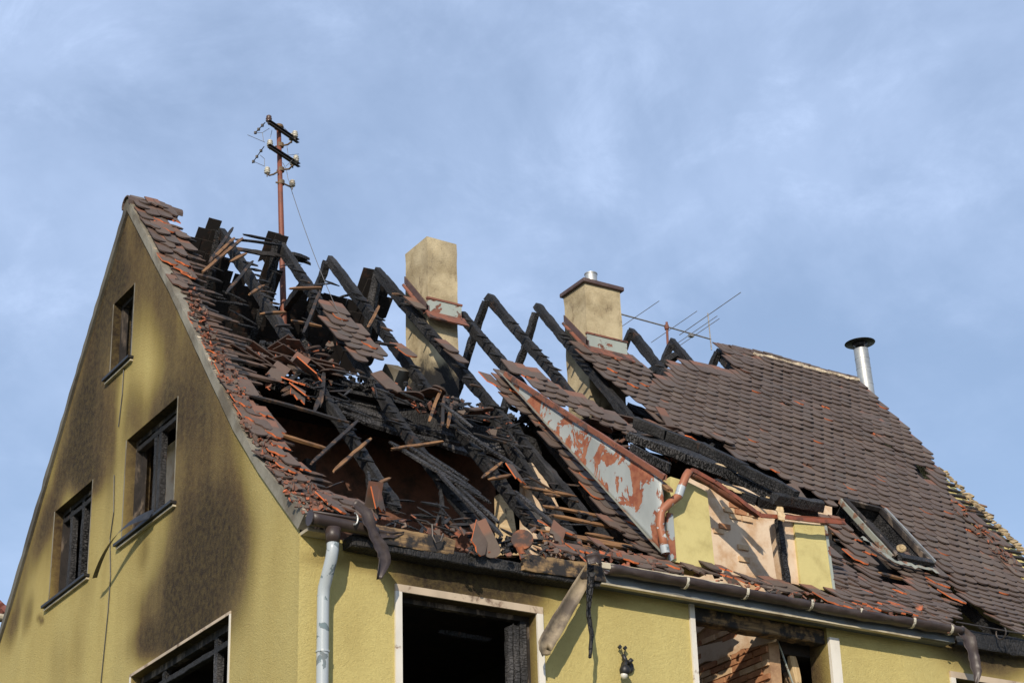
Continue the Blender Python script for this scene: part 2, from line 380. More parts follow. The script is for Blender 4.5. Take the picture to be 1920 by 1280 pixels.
# ------------------------------------------------------------------ mesh builder
col = scene.collection
class MB:
    def __init__(s): s.v = []; s.f = []; s.m = []; s.uv = []
    def add(s, vs, fs, mi=0, uvs=None):
        b = len(s.v); s.v += [V(x) for x in vs]
        for i, f in enumerate(fs):
            s.f.append([b + k for k in f]); s.m.append(mi if not isinstance(mi, (list, tuple)) else mi[i])
            s.uv.append([uvs[k] for k in f] if uvs else None)
    def box(s, a, b, mi=0):
        x0, y0, z0 = a; x1, y1, z1 = b
        s.obox(V(((x0 + x1) / 2, (y0 + y1) / 2, (z0 + z1) / 2)), V((1, 0, 0)), V((0, 1, 0)), abs(x1 - x0), abs(y1 - y0), abs(z1 - z0), mi)
    def obox(s, c, X, Y, w_, d_, h_, mi=0):
        X = X.normalized(); Z = X.cross(Y).normalized(); Y = Z.cross(X)
        vs = [c + X * (w_ / 2 * i) + Y * (d_ / 2 * j) + Z * (h_ / 2 * k) for k in (-1, 1) for j in (-1, 1) for i in (-1, 1)]
        fs = [(0, 2, 3, 1), (4, 5, 7, 6), (0, 1, 5, 4), (2, 6, 7, 3), (0, 4, 6, 2), (1, 3, 7, 5)]
        uv = [(w_ / 2 * i + c.x, d_ / 2 * j + h_ / 2 * k * 0.9 + c.z) for k in (-1, 1) for j in (-1, 1) for i in (-1, 1)]
        s.add(vs, fs, mi, uv)
    def slab(s, poly, nrm, th, mi=0, mi_side=None):      # polygon extruded by th against nrm
        n = len(poly); p = [V(q) for q in poly]; q = [v - nrm * th for v in p]
        fs = [tuple(range(n)), tuple(range(2 * n - 1, n - 1, -1))] + [((i + 1) % n, i, i + n, (i + 1) % n + n) for i in range(n)]
        e = (p[1] - p[0]).normalized(); g = nrm.cross(e)
        uv = [((v - p[0]).dot(e), (v - p[0]).dot(g)) for v in p + q]
        s.add(p + q, fs, [mi, mi] + [mi_side if mi_side is not None else mi] * n, uv)
    def tube(s, pts, r, seg=8, mi=0, cap=True, arc=None):
        pts = [V(p) for p in pts]; rs = r if isinstance(r, (list, tuple)) else [r] * len(pts)
        d = (pts[1] - pts[0]).normalized(); up = V((0, 0, 1)) if abs(d.z) < 0.9 else V((1, 0, 0))
        X = d.cross(up).normalized(); rings = []; L = 0; vs = []; uv = []
        for i, p in enumerate(pts):
            if i == 0: t = pts[1] - pts[0]
            elif i == len(pts) - 1: t = pts[-1] - pts[-2]
            else: t = (pts[i] - pts[i - 1]).normalized() + (pts[i + 1] - pts[i]).normalized()
            t.normalize(); X = (X - t * X.dot(t)).normalized(); Y = t.cross(X)
            if i: L += (pts[i] - pts[i - 1]).length
            for k in range(seg):
                a = 2 * math.pi * k / seg
                vs.append(p + (X * math.cos(a) + Y * math.sin(a)) * rs[i]); uv.append((L, a * rs[i]))
        fs = []
        for i in range(len(pts) - 1):
            for k in range(seg):
                fs.append((i * seg + k, i * seg + (k + 1) % seg, (i + 1) * seg + (k + 1) % seg, (i + 1) * seg + k))
        if cap:
            fs.append(tuple(range(seg - 1, -1, -1))); fs.append(tuple(range((len(pts) - 1) * seg, len(pts) * seg)))
        s.add(vs, fs, mi, uv)
    def lathe(s, c, prof, axis=V((0, 0, 1)), seg=14, mi=0):
        axis = axis.normalized(); X = axis.orthogonal().normalized(); Y = axis.cross(X); vs = []
        for r, h in prof:
            for k in range(seg):
                a = 2 * math.pi * k / seg; vs.append(V(c) + axis * h + (X * math.cos(a) + Y * math.sin(a)) * r)
        fs = [(i * seg + k, i * seg + (k + 1) % seg, (i + 1) * seg + (k + 1) % seg, (i + 1) * seg + k) for i in range(len(prof) - 1) for k in range(seg)]
        fs.append(tuple(range(seg - 1, -1, -1))); fs.append(tuple(range((len(prof) - 1) * seg, len(prof) * seg)))
        s.add(vs, fs, mi)
    def beam(s, p0, p1, w_, h_, up=V((0, 0, 1)), rough=0.012, step=0.05, mi=0, taper=(0.75, 0.75), bend=0.0, seed=0.0):
        p0 = V(p0); p1 = V(p1); d = p1 - p0; L = d.length; d.normalize()
        X = d.cross(up).normalized(); Y = X.cross(d).normalized()
        n = max(2, int(L / step)); vs = []; uv = []
        c = 0.16
        sec = [(-.5, -.5 + c * .5), (-.5, .5 - c * .5), (-.5 + c * .4, .5), (.5 - c * .4, .5), (.5, .5 - c * .5), (.5, -.5 + c * .5), (.5 - c * .4, -.5), (-.5 + c * .4, -.5)]
        per = [0, h_ * .7, h_ * .8, h_ * .8 + w_ * .7, h_ + w_ * .8, 1.7 * h_ + w_ * .8, 1.8 * h_ + w_ * .9, 1.8 * h_ + 1.6 * w_, 2 * h_ + 2 * w_]
        for i in range(n + 1):
            t = i / n; p = p0 + d * L * t
            k = 1.0
            e0 = t * L; e1 = (1 - t) * L
            if e0 < 0.12: k = min(k, taper[0] + (1 - taper[0]) * e0 / 0.12)
            if e1 < 0.12: k = min(k, taper[1] + (1 - taper[1]) * e1 / 0.12)
            wob = noise.noise(V((seed + 7.7, t * L * 1.4, 3.1))) * bend
            wob2 = noise.noise(V((seed + 1.7, t * L * 1.4, 9.1))) * bend
            sc_ = 1 + 11 * rough * (noise.noise(V((seed, t * L * 3.0, 1.0))) + .35 * noise.noise(V((seed, t * L * 11.0, 5.0))))
            for j, (a, b) in enumerate(sec):
                q = p + X * (a * w_ * k * sc_ + wob) + Y * (b * h_ * k * sc_ + wob2)
                dv = noise.noise_vector(q * 7 + V((seed, 0, 0))) * rough * .9 + noise.noise_vector(q * 22) * rough * .55
                vs.append(q + dv); uv.append((t * L + seed, per[j]))
        for j in range(8):
            vs[j] = vs[j] + d * rnd.uniform(-.02, .03); vs[n * 8 + j] = vs[n * 8 + j] + d * rnd.uniform(-.03, .02)
        fs = []; fuv = []
        b0 = len(s.v); s.v += vs
        for i in range(n):
            for j in range(8):
                j2 = (j + 1) % 8
                s.f.append([b0 + i * 8 + j, b0 + (i + 1) * 8 + j, b0 + (i + 1) * 8 + j2, b0 + i * 8 + j2]); s.m.append(mi)
                u0 = uv[i * 8 + j][0]; u1 = uv[(i + 1) * 8 + j][0]
                s.uv.append([(u0, per[j]), (u1, per[j]), (u1, per[j + 1]), (u0, per[j + 1])])
        for base, rev in ((0, False), (n * 8, True)):
            f = [b0 + base + j for j in range(8)]
            if rev: f.reverse()
            s.f.append(f); s.m.append(mi); s.uv.append([(sec[j][0] * w_, sec[j][1] * h_) for j in range(8)])
    def build(s, name, mats, parent=None, smooth=False, kind=None, recalc=True, **props):
        me = bpy.data.meshes.new(name)
        off = parent_loc(parent)
        me.from_pydata([tuple(v - off) for v in s.v], [], s.f)
        for m in (mats if isinstance(mats, (list, tuple)) else [mats]): me.materials.append(M[m])
        me.polygons.foreach_set('material_index', s.m)
        ul = me.uv_layers.new(name='UVMap')
        li = 0
        data = [0.0] * (2 * len(me.loops))
        for f, u in zip(s.f, s.uv):
            for k in range(len(f)):
                if u: data[2 * (li + k)] = u[k][0]; data[2 * (li + k) + 1] = u[k][1]
                else:
                    q = s.v[f[k]]; data[2 * (li + k)] = q.x + q.y * .6; data[2 * (li + k) + 1] = q.z + q.y * .3
            li += len(f)
        ul.data.foreach_set('uv', data)
        if recalc:
            bm = bmesh.new(); bm.from_mesh(me); bmesh.ops.recalc_face_normals(bm, faces=bm.faces); bm.to_mesh(me); bm.free()
        if smooth: me.polygons.foreach_set('use_smooth', [True] * len(me.polygons))
        me.update()
        o = bpy.data.objects.new(name, me); col.objects.link(o)
        if parent: o.parent = parent
        if kind: o['kind'] = kind
        for k, q in props.items(): o[k] = q
        return o
def parent_loc(p):
    v = V((0, 0, 0))
    while p is not None: v += p.location; p = p.parent
    return v
def thing(name, label, cat, loc=(0, 0, 0), group=None):
    o = bpy.data.objects.new(name, None); col.objects.link(o); o.location = loc
    o.empty_display_size = 0.2
    o['label'] = label; o['category'] = cat
    if group: o['group'] = group
    return o
def tag(o, label, cat, group=None):
    o['label'] = label; o['category'] = cat
    if group: o['group'] = group
    return o

# ------------------------------------------------------------------ ground
g = MB()
g.add([(-400, -400, 0), (400, -400, 0), (400, 400, 0), (-400, 400, 0)], [(0, 1, 2, 3)])
M['grass'] = m_simple('lawn', (0.06, 0.085, 0.03), 0.95, (0.09, 0.08, 0.04), 3, bump=0.6, bd=0.03, bscale=30)
g.build('ground', 'grass', kind='structure', recalc=False)
M['asphalt'] = m_simple('asphalt', (0.05, 0.05, 0.05), 0.9, (0.07, 0.068, 0.065), 5, bump=0.4)
g = MB(); g.box((-60, -30, -0.2), (80, -5.5, 0.004)); g.build('road', 'asphalt', kind='structure')

# ================================================================== HOUSE
house = thing('house', 'burnt yellow gabled house with collapsed charred roof and brown tiles', 'house')

GIN = [(4.70, 13.57), (3.25, 11.86), (2.67, 11.10), (1.46, 9.58), (0.84, 8.90), (0.25, 8.36), (0.0, 8.10)]
GINF = GIN + [(2 * YR - a, b) for a, b in GIN]
def gtop(y): return pz(GINF, y)
ZB = 0.0
# soot painted by the fire on the gable: blobs (px, py, rx, ry, rot, strength) on the wall plane
def blob(p, b, soft=0.5):
    cx, cy, rx, ry, rot, st = b[:6]
    dx, dy = p[0] - cx, p[1] - cy
    c_, s_ = math.cos(rot), math.sin(rot)
    a = (dx * c_ + dy * s_) / rx; e = (-dx * s_ + dy * c_) / ry
    d = math.hypot(a, e)
    t = max(0.0, min(1.0, (1.5 - d) / 1.4))
    return st * t * t * (3 - 2 * t)
GB = [(360, 1000, 150, 330, 0.05, .10), (250, 600, 120, 260, .1, .10), (150, 850, 90, 200, .1, .14), (300, 800, 110, 120, 0, .14), (378, 1085, 80, 160, 0.20, .86), (335, 1150, 80, 80, -0.5, .70), (290, 1205, 60, 36, -0.5, .55), (385, 880, 72, 190, 0.0, .42), (400, 980, 70, 100, 0.0, .30), (372, 740, 60, 110, 0.1, .20), (300, 775, 62, 62, -0.75, .50),
      (163, 815, 50, 110, 0.12, .62), (150, 880, 44, 46, -0.6, .55), (215, 600, 26, 140, 0.15, .34), (245, 470, 70, 130, 0.05, .24), (335, 650, 60, 130, -0.3, .30),
      (57, 1150, 10, 42, 0.12, .45), (80, 1161, 5, 8, 0, .5), (170, 690, 22, 160, 0.22, .42), (118, 860, 16, 150, 0.25, .36), (60, 1040, 18, 170, 0.30, .36), (20, 1160, 18, 60, .3, .3),
      (205, 500, 16, 140, 0.2, .42), (268, 1030, 12, 40, 0.2, .25), (110, 1250, 18, 70, 0.1, .18), (150, 1220, 16, 70, 0.1, .16), (90, 980, 40, 80, 0, .14), (215, 860, 12, 80, 0.1, .14),
      (275, 430, 24, 60, -.4, .22), (232, 520, 22, 30, 0, .25), (440, 1050, 36, 130, 0, .22), (170, 1100, 14, 60, .1, .12), (420, 800, 22, 120, -.1, .14)]
GL = [(272, 700, 26, 120, 0.05, .30), (233, 760, 12, 80, 0.1, .24), (300, 1130, 16, 44, 0.35, .16), (238, 610, 12, 60, .05, .14), (318, 985, 18, 50, 0.1, .12)]
HB = [(318, 1040, 16, 110, 0.25, .9), (262, 1200, 12, 60, 0.4, .6), (350, 930, 40, 50, 0, .25)]
def gsoot(y, z):
    p = proj(V((0, y, z)))
    dx = noise.noise(V((y * 1.0, z * 0.4, 2))) * 12 + noise.noise(V((y * 4, z * .6, 5))) * 5
    q = (p[0] + dx, p[1] + noise.noise(V((y * 1.1, z * 1.1, 9))) * 18)
    s = 0.13 + 0.16 * max(0, min(1, (z - 8) / 4))
    for b in GB: s = s + blob(q, b) * (1 - s * 0.55)
    for b in GL: s -= blob(q, b)
    top = max(0, min(1, (z - 10.6) / 1.6)); s += 0.14 * top
    st = noise.noise(V((y * 3.2, z * 0.25, 4)))
    s += 0.12 * st * (0.4 + s)
    s += 0.10 * noise.noise(V((y * 9, z * .5, 14))) * s
    h = sum(blob(q, b) for b in HB)
    return max(0, min(1, s)), max(0, min(1, h))
FB = [(880, 1045, 240, 30, 0.19, .97), (870, 1090, 150, 50, 0.17, .92), (960, 1110, 60, 45, 0.2, .5), (800, 1080, 60, 40, 0.1, .35), (650, 1050, 90, 20, 0.1, .35), (660, 1190, 30, 70, 0, .10), (1130, 1115, 60, 14, .2, .3), (1700, 1165, 30, 12, .2, .3),  # first blob paints the eaves shadow into the colour along with soot
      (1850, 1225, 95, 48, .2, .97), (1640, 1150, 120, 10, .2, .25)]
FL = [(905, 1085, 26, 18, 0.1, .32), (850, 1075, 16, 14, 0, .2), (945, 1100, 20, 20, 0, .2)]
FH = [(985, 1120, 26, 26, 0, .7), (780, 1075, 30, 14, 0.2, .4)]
def fsoot_shade(x, z):
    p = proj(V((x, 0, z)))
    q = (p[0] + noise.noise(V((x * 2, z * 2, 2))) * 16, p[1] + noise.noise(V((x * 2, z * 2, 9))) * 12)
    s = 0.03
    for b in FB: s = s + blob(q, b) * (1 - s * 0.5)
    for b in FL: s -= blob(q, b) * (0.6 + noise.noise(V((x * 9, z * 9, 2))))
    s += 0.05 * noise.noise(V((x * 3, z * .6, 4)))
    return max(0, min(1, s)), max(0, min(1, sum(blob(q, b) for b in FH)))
def cuts(a, b, extra, step):
    xs = {round(a, 4), round(b, 4)} | {round(e, 4) for e in extra if a < e < b}
    xs = sorted(xs); o = []
    for p, q in zip(xs, xs[1:]):
        n = max(1, int(math.ceil((q - p) / step))); o += [p + (q - p) * i / n for i in range(n)]
    return o + [xs[-1]]
def wall(name, us, zs, opens, topf, P, th, sootf, mats, parent, zfine):
    """a wall sheet with its openings cut, reveals th deep and an inner skin"""
    mb = MB(); idx = {}; att = []
    def vid(u, z, k):
        key = (round(u, 4), round(z, 4), k)
        if key not in idx:
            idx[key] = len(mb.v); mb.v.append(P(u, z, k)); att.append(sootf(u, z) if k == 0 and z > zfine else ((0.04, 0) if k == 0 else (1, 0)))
        return idx[key]
    for i in range(len(us) - 1):
        for j in range(len(zs) - 1):
            um, zm = (us[i] + us[i + 1]) / 2, (zs[j] + zs[j + 1]) / 2
            if any(a < um < b and c < zm < d for a, b, c, d in opens): continue
            for k in (0, 1):
                cs = []
                for u, z in ((us[i], zs[j]), (us[i + 1], zs[j]), (us[i + 1], zs[j + 1]), (us[i], zs[j + 1])):
                    cs.append(vid(u, min(z, topf(u)), k))
                cc = []
                for c in cs:
                    if c not in cc: cc.append(c)
                if len(cc) >= 3 and not (zs[j] >= topf(us[i]) and zs[j] >= topf(us[i + 1])):
                    mb.f.append(cc); mb.m.append(k); mb.uv.append(None)
    for a, b, c, d in opens:
        for (u0, z0), (u1, z1) in (((a, c), (b, c)), ((b, c), (b, d)), ((b, d), (a, d)), ((a, d), (a, c))):
            n = 6
            for q in range(n):
                A = (u0 + (u1 - u0) * q / n, z0 + (z1 - z0) * q / n); B = (u0 + (u1 - u0) * (q + 1) / n, z0 + (z1 - z0) * (q + 1) / n)
                base = len(mb.v)
                for (u, z), k in ((A, 0), (B, 0), (B, 1), (A, 1)):
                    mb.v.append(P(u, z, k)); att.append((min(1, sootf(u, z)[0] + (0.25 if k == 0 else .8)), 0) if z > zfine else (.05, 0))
                mb.f.append([base, base + 1, base + 2, base + 3]); mb.m.append(0); mb.uv.append(None)
    o = mb.build(name, mats, parent, recalc=False)
    for nm, k in (('soot', 0), ('heat', 1)):  # soot also carries the eaves shade painted on the front wall
        a = o.data.attributes.new(nm, 'FLOAT', 'POINT'); a.data.foreach_set('value', [q[k] for q in att])
    return o
# window openings on the gable (y0,y1,z0,z1)
GO = [(4.38, 5.01, 11.46, 12.41), (2.96, 4.37, 9.24, 10.45), (5.37, 6.58, 9.16, 10.32), (1.47, 3.90, 6.05, 7.62), (5.3, 7.2, 6.05, 7.62), (1.5, 3.4, 2.2, 4.6), (5.3, 7.2, 2.2, 4.6)]
us = cuts(0, 9.36, [o for a in GO for o in a[:2]] + [p[0] for p in GINF], 0.07)
zs = cuts(0, 6.0, [o for a in GO for o in a[2:] if o < 6], 0.6)[:-1] + cuts(6.0, 13.6, [o for a in GO for o in a[2:]], 0.07)
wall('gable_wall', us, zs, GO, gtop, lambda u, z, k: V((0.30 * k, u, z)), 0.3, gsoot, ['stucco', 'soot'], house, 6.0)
FO = [(1.05, 2.53, 5.9, 7.57), (4.43, 6.17, 5.4, 7.93), (7.93, 9.55, 5.9, 7.60), (1.05, 2.5, 1.2, 3.6), (7.9, 9.5, 1.2, 3.6)]
us = cuts(0.0, 11.25, [o for a in FO for o in a[:2]], 0.08)
zs = cuts(0, 6.0, [o for a in FO for o in a[2:] if o < 6], 0.6)[:-1] + cuts(6.0, 7.98, [o for a in FO for o in a[2:]], 0.07)
wall('front_wall', us, zs, FO, lambda u: 7.98, lambda u, z, k: V((u, 0.30 * k, z)), 0.3, fsoot_shade, ['stucco', 'soot'], house, 6.0)
# rear and far side walls, floors, partitions
m = MB(); m.box((0.3, 9.06, 0), (10.95, 9.36, 8.0)); m.build('rear_wall', 'stucco_clean', house)
m = MB()
poly = [V((11.25, y, z)) for y, z in [(0, 0), (9.36, 0)]] + [V((11.25, y, gtop(y) - .03)) for y in (9.36, 9.1, 8.52, 7.9, 6.69, 4.68, 2.67, 1.46, .84, .25, 0)]
m.slab(poly, V((1, 0, 0)), 0.3); m.build('far_gable_wall', 'stucco_clean', house)
m = MB(); m.box((0.3, 0.3, 7.68), (4.45, 9.06, 7.93)); m.build('attic_floor', 'soot', house)
m = MB(); m.box((4.45, 2.2, 7.68), (10.95, 9.06, 7.93)); m.build('attic_floor', 'soot', house)
m = MB(); m.box((5.77, .3, 7.68), (10.95, 2.2, 7.93)); m.build('attic_floor', 'soot', house)
m = MB(); m.box((0.3, 0.3, 4.9), (10.95, 9.06, 5.1)); m.build('upper_floor', 'soot', house)
m = MB(); m.box((0.3, 3.6, 5.1), (5.6, 3.75, 7.68)); m.build('room_partition', 'soot', house)
m = MB(); m.box((3.35, 0.3, 5.1), (3.5, 3.6, 7.68)); m.build('room_partition', 'soot', house)
m = MB(); m.box((7.2, 0.3, 5.1), (7.35, 9.06, 7.68)); m.build('room_partition', 'soot', house)

# rake band on the near gable
BO = [(4.68, 13.68), (2.73, 11.28), (1.92, 10.28), (1.29, 9.49), (0.97, 9.10), (0.49, 8.66), (-0.17, 8.11)]
BI = [(4.70, 13.53), (3.25, 11.80), (2.67, 11.06), (1.46, 9.52), (0.85, 8.86), (0.30, 8.32), (-0.03, 8.00)]
def samp(tab, n):
    L = [0]
    for a, b in zip(tab, tab[1:]): L.append(L[-1] + math.dist(a, b))
    o = []
    for i in range(n):
        s_ = L[-1] * i / (n - 1)
        for k in range(len(tab) - 1):
            if s_ <= L[k + 1] + 1e-9:
                f = (s_ - L[k]) / (L[k + 1] - L[k]); o.append((tab[k][0] + (tab[k + 1][0] - tab[k][0]) * f, tab[k][1] + (tab[k + 1][1] - tab[k][1]) * f)); break
    return o
def band(sgn):
    m = MB(); A = samp(BO, 60); B = samp(BI, 60); vs = []
    for (ya, za), (yb, zb) in zip(A, B):
        j = noise.noise(V((ya * 6, za * 6, 0))) * .012
        if sgn < 0: ya, yb = 2 * YR - ya, 2 * YR - yb
        for x in (-0.035, 0.11): vs += [V((x + (j if x < 0 else 0), ya, za + j)), V((x, yb, zb + j * .5))]
    fs = []
    for i in range(59):
        a = i * 4; b = a + 4
        fs += [(a, b, b + 1, a + 1), (a + 2, a + 3, b + 3, b + 2), (a, a + 2, b + 2, b), (a + 1, b + 1, b + 3, a + 3)]
    fs += [(0, 1, 3, 2), (236, 238, 239, 237)]
    m.add(vs, fs); m.build('rake_band', 'band' if sgn > 0 else 'band_sooty', house)
band(1); band(-1)
m = MB()                                     # little soffit return at the eaves corner
m.box((0.005, -0.16, 7.955), (0.30, -0.001, 7.985)); m.build('eaves_return', 'cream', house)

# ------------------------------------------------------------------ windows
def window(P, u0, u1, z0, z1, d_in, mulls, sill=True, frame='window_wood', sash=True, out_dir=None, sill_ext=0.08, fw=0.075, burnt=True, trans=None, scharr=()):
    """P(u,z,d): d = depth behind the wall face"""
    X = (P(1, 0, 0) - P(0, 0, 0)); D = (P(0, 0, 1) - P(0, 0, 0)); Z = V((0, 0, 1))
    m = MB()
    def bar(mb, ua, ub, za, zb, d, t, mi=0):
        c = (P(ua, za, d) + P(ub, zb, d)) / 2
        mb.obox(c, X, D, abs(ub - ua), t, abs(zb - za), mi)
    bar(m, u0, u0 + fw, z0, z1, d_in, .07); bar(m, u1 - fw, u1, z0, z1, d_in, .07)
    bar(m, u0 + fw, u1 - fw, z1 - fw, z1, d_in, .07); bar(m, u0 + fw, u1 - fw, z0, z0 + fw, d_in, .07)
    f = m.build('window', frame, house)
    for q in mulls:
        mu = MB(); mu.beam(P(q, z0 + fw, d_in), P(q, z1 - fw, d_in), .085, .075, up=D, rough=.006, step=.04, taper=(1, 1), seed=q * 3); mu.build('mullion', 'char_grey', f)
    for (ua, ub) in scharr:
        mu = MB(); bar(mu, ua, ub, z0 + fw, z1 - fw, d_in + .045, .05); mu.build('sash_frame', frame, f)
    if trans:
        mu = MB(); mu.beam(P(u0 + fw, trans, d_in), P(u1 - fw, trans, d_in), .08, .06, rough=.006, taper=(1, 1)); mu.build('transom', 'char', f)
    if sill:
        mu = MB(); c = P((u0 + u1) / 2, z0 - .015, -.01)
        mu.obox(c, X, D, u1 - u0 + 2 * sill_ext, .12, .03); mu.build('sill', 'black_metal', f)
        mu = MB(); mu.obox(P((u0 + u1) / 2, z0 - .052, -.012), X, D, u1 - u0 + 2 * sill_ext - .02, .05, .02); mu.build('sill_edge', 'cream', f)
    return f
PG = lambda u, z, d: V((d, u, z))
PF = lambda u, z, d: V((u, d, z))
window(PG, *GO[0][:4], 0.13, [4.62], fw=.05)
gy = lambda px, py, x: GP(px, py, x).y
window(PG, *GO[1], 0.15, [gy(297, 850, .15), gy(305, 850, .15)], scharr=((gy(263, 900, .15), gy(256, 900, .15)),), trans=10.34, fw=.05)
window(PG, *GO[2], 0.14, [gy(139, 990, .14), gy(161, 960, .14)], scharr=((gy(126, 1000, .14), gy(119, 1000, .14)),), trans=10.2, fw=.05)
window(PG, *GO[3], 0.14, [2.0, 3.28], sill=False, trans=7.42)
window(PG, *GO[4], 0.14, [6.2], sill=False)
window(PF, *FO[2], 0.14, [8.7], sill=False)
# burnt jambs of the big street window
f1 = window(PF, FO[0][0], FO[0][1], FO[0][2], FO[0][3], 0.16, [], sill=False, fw=.05)
for u, w_ in ((2.44, .07), (2.36, .06), (2.29, .05)):
    mu = MB(); mu.beam(V((u, .14, 5.95)), V((u + .01, .14, 7.5 - (2.44 - u) * .3)), w_, .07, up=V((0, 1, 0)), rough=.007, step=.03, taper=(1, 1), seed=u); mu.build('mullion', 'char_grey', f1)
mu = MB(); mu.beam(V((1.75, .5, 7.42)), V((2.3, .45, 7.40)), .06, .05, rough=.01, seed=4); mu.build('curtain_rail', 'char', f1)
# pale plaster margins round the openings
def margin(mb, P, u0, u1, z0, z1, w_=0.07, d=-0.012, t=.024, left=True, right=True, top=True):
    X = (P(1, 0, 0) - P(0, 0, 0)); D = (P(0, 0, 1) - P(0, 0, 0))
    def one(*a):
        b = MB(); b.obox(*a); b.build('window_surround', mb, house)
    if left: one(P(u0 - w_ / 2, (z0 + z1) / 2, d), X, D, w_, t, z1 - z0)
    if right: one(P(u1 + w_ / 2, (z0 + z1) / 2, d), X, D, w_, t, z1 - z0)
    if top: mb = 'scorched_trim' if mb == 'white_trim' else mb
    if top: one(P((u0 + u1) / 2, z1 + w_ / 2, d), X, D, u1 - u0 + 2 * w_, t, w_)
margin('white_trim', PF, *FO[0])
margin('white_trim', PF, *FO[2])
margin('white_trim', PF, FO[1][0], FO[1][1], 5.4, 7.93, .06, right=False, top=False)
margin('white_trim', PF, FO[1][0], FO[1][1], 5.4, 7.82, .13, right=True, left=False, top=False, d=-.02, t=.04)
for q in (GO[1], GO[2], GO[0]):
    margin('band', PG, *q, w_=.014, d=-.003, t=.006, top=False)
margin('white_trim', PG, *GO[3], w_=.03, d=-.004, t=.01)
# curled strip of burnt sheet over the middle sill, and its thin wires
o = MB()
prev = None
for i in range(14):
    t = i / 13; yy = 3.35 + 1.35 * t; zz = 9.30 - .32 * t + .06 * math.sin(t * 5); xx = -.05 - .16 * math.sin(t * 2.6)
    a = V((xx, yy, zz)); b = V((xx - .05, yy + .02, zz - .10 * (1 - t) - .012))
    if prev: o.add([prev[0], a, b, prev[1]], [(0, 1, 2, 3)])
    prev = (a, b)
tag(o.build('curled_sheet', 'black_metal'), 'black curled strip of burnt sheet drooping over the middle gable window sill', 'metal strip')
for k, pts in enumerate(([(232, 690), (229, 740), (222, 800)], [(214, 890), (213, 960), (206, 1010), (207, 1080), (202, 1150), (194, 1230), (188, 1290)])):
    m = MB(); m.tube([GP(*p, -.012) for p in pts], .006, 5)
    m.build('loose_cable', 'black_metal', house)

m = MB(); m.box((1.5, 2.9, 7.94), (1.62, 9.0, 10.0)); m.build('room_partition', 'soot', house)
# interior plaster seen through the middle gable window
m = MB(); m.box((0.40, 3.3, 8.9), (0.48, 5.3, 10.38)); m.build('room_partition', 'plaster', house)

# ================================================================== ROOF TIMBER
def rafter_px(pts, w_=.090, h_=.118, off=-.10, name='rafter', mat='char', seed=0, rough=.0105, parent=house, bend=.006, mapf=None):
    P3 = [(mapf or RP)(x, y, off) for x, y in pts]
    a, b = P3[0], P3[-1]
    mb = MB()
    up = V((0, -.77, .63))
    for i in range(len(P3) - 1):
        p, q = P3[i], P3[i + 1]
        d = (q - p).normalized()
        mb.beam(p - d * (.03 if i else 0), q + d * (.03 if i < len(P3) - 2 else 0), w_, h_, up=up, rough=rough, step=.045, seed=seed + i * 3.3, bend=bend,
                taper=(.92 if i == 0 else 1, .6 if i == len(P3) - 2 else 1))
    return mb.build(name, mat, parent)
RAF = [[(413, 434), (475, 510), (540, 622), (600, 732), (656, 825), (703, 910), (745, 957)],
       [(520, 452), (590, 562), (661, 685), (717, 760), (764, 816), (806, 882), (855, 935), (905, 1003)],
       [(616, 485), (661, 545), (726, 628), (801, 732), (862, 807), (937, 910), (1008, 995)],
       [(706, 508), (755, 570), (844, 673), (900, 738), (956, 802), (996, 860), (1075, 945), (1150, 1030)],
       [(865, 592), (915, 652), (960, 702), (1010, 760)],
       [(915, 556), (975, 624), (1022, 676), (1075, 740), (1100, 775)],
       [(1007, 573), (1055, 635), (1100, 700), (1150, 770), (1210, 820)],
       [(1182, 622), (1215, 668), (1262, 722), (1310, 780)],
       [(1258, 640), (1300, 692), (1340, 740)],
       [(1345, 658), (1372, 695), (1400, 730)]]
for k, r_ in enumerate(RAF): rafter_px([r_[0], r_[-1]] if len(r_) < 6 else [r_[0], r_[len(r_) // 2], r_[-1]], seed=k * 5.1)
# lower charred rafters left of and behind the metal cheek
rafter_px([(905, 760), (1000, 905), (1060, 990), (1100, 1060)], seed=40, off=-.2)
rafter_px([(985, 770), (1075, 880), (1130, 960), (1190, 1030)], seed=42, off=-.14, w_=.13)
rafter_px([(1545, 1015), (1600, 1060), (1650, 1100)], seed=43, off=-.12)
rafter_px([(1790, 1120), (1850, 1175), (1890, 1190)], seed=44, off=-.14)
rafter_px([(1700, 865), (1745, 930), (1800, 990)], seed=45, off=-.12)
# rear slope rafters (seen from below)
RR = [[(413, 434), (395, 520), (372, 600)], [(520, 452), (505, 545), (470, 640), (440, 740)], [(612, 492), (585, 575), (560, 655)], [(708, 515), (690, 610), (672, 690)], [(912, 562), (885, 640), (860, 725), (835, 800)],
      [(1005, 585), (985, 650), (962, 710), (938, 790)], [(1182, 622), (1165, 665), (1150, 700)], [(1258, 645), (1240, 690), (1222, 735)], [(1345, 660), (1328, 705), (1312, 740)]]
for k, r_ in enumerate(RR):
    rafter_px(r_, seed=70 + k * 3.7, mapf=BPt, off=-.1, mat='char_grey' if k in (3, 4, 5, 7) else 'char', w_=.085, h_=.10)
# cross brace between two ridge pairs, collar ties
def cb(p, q, w_=.09, h_=.1, mat='char', name='brace', seed=0, rough=.012, parent=house):
    mb = MB(); mb.beam(p, q, w_, h_, up=V((0, 0, 1)) if abs((q - p).normalized().z) < .9 else V((0, 1, 0)), rough=rough, seed=seed); return mb.build(name, mat, parent)
cb(BPt(535, 578, -.05), RP(572, 530, -.1), seed=1)
cb(BPt(1165, 740, -.05), RP(1268, 665, -.1), .12, .12, seed=2)
cb(V((1.3, 4.7, 13.35)), V((2.0, 4.66, 13.38)), .03, .05, 'batten', 'ridge_lath', 3)
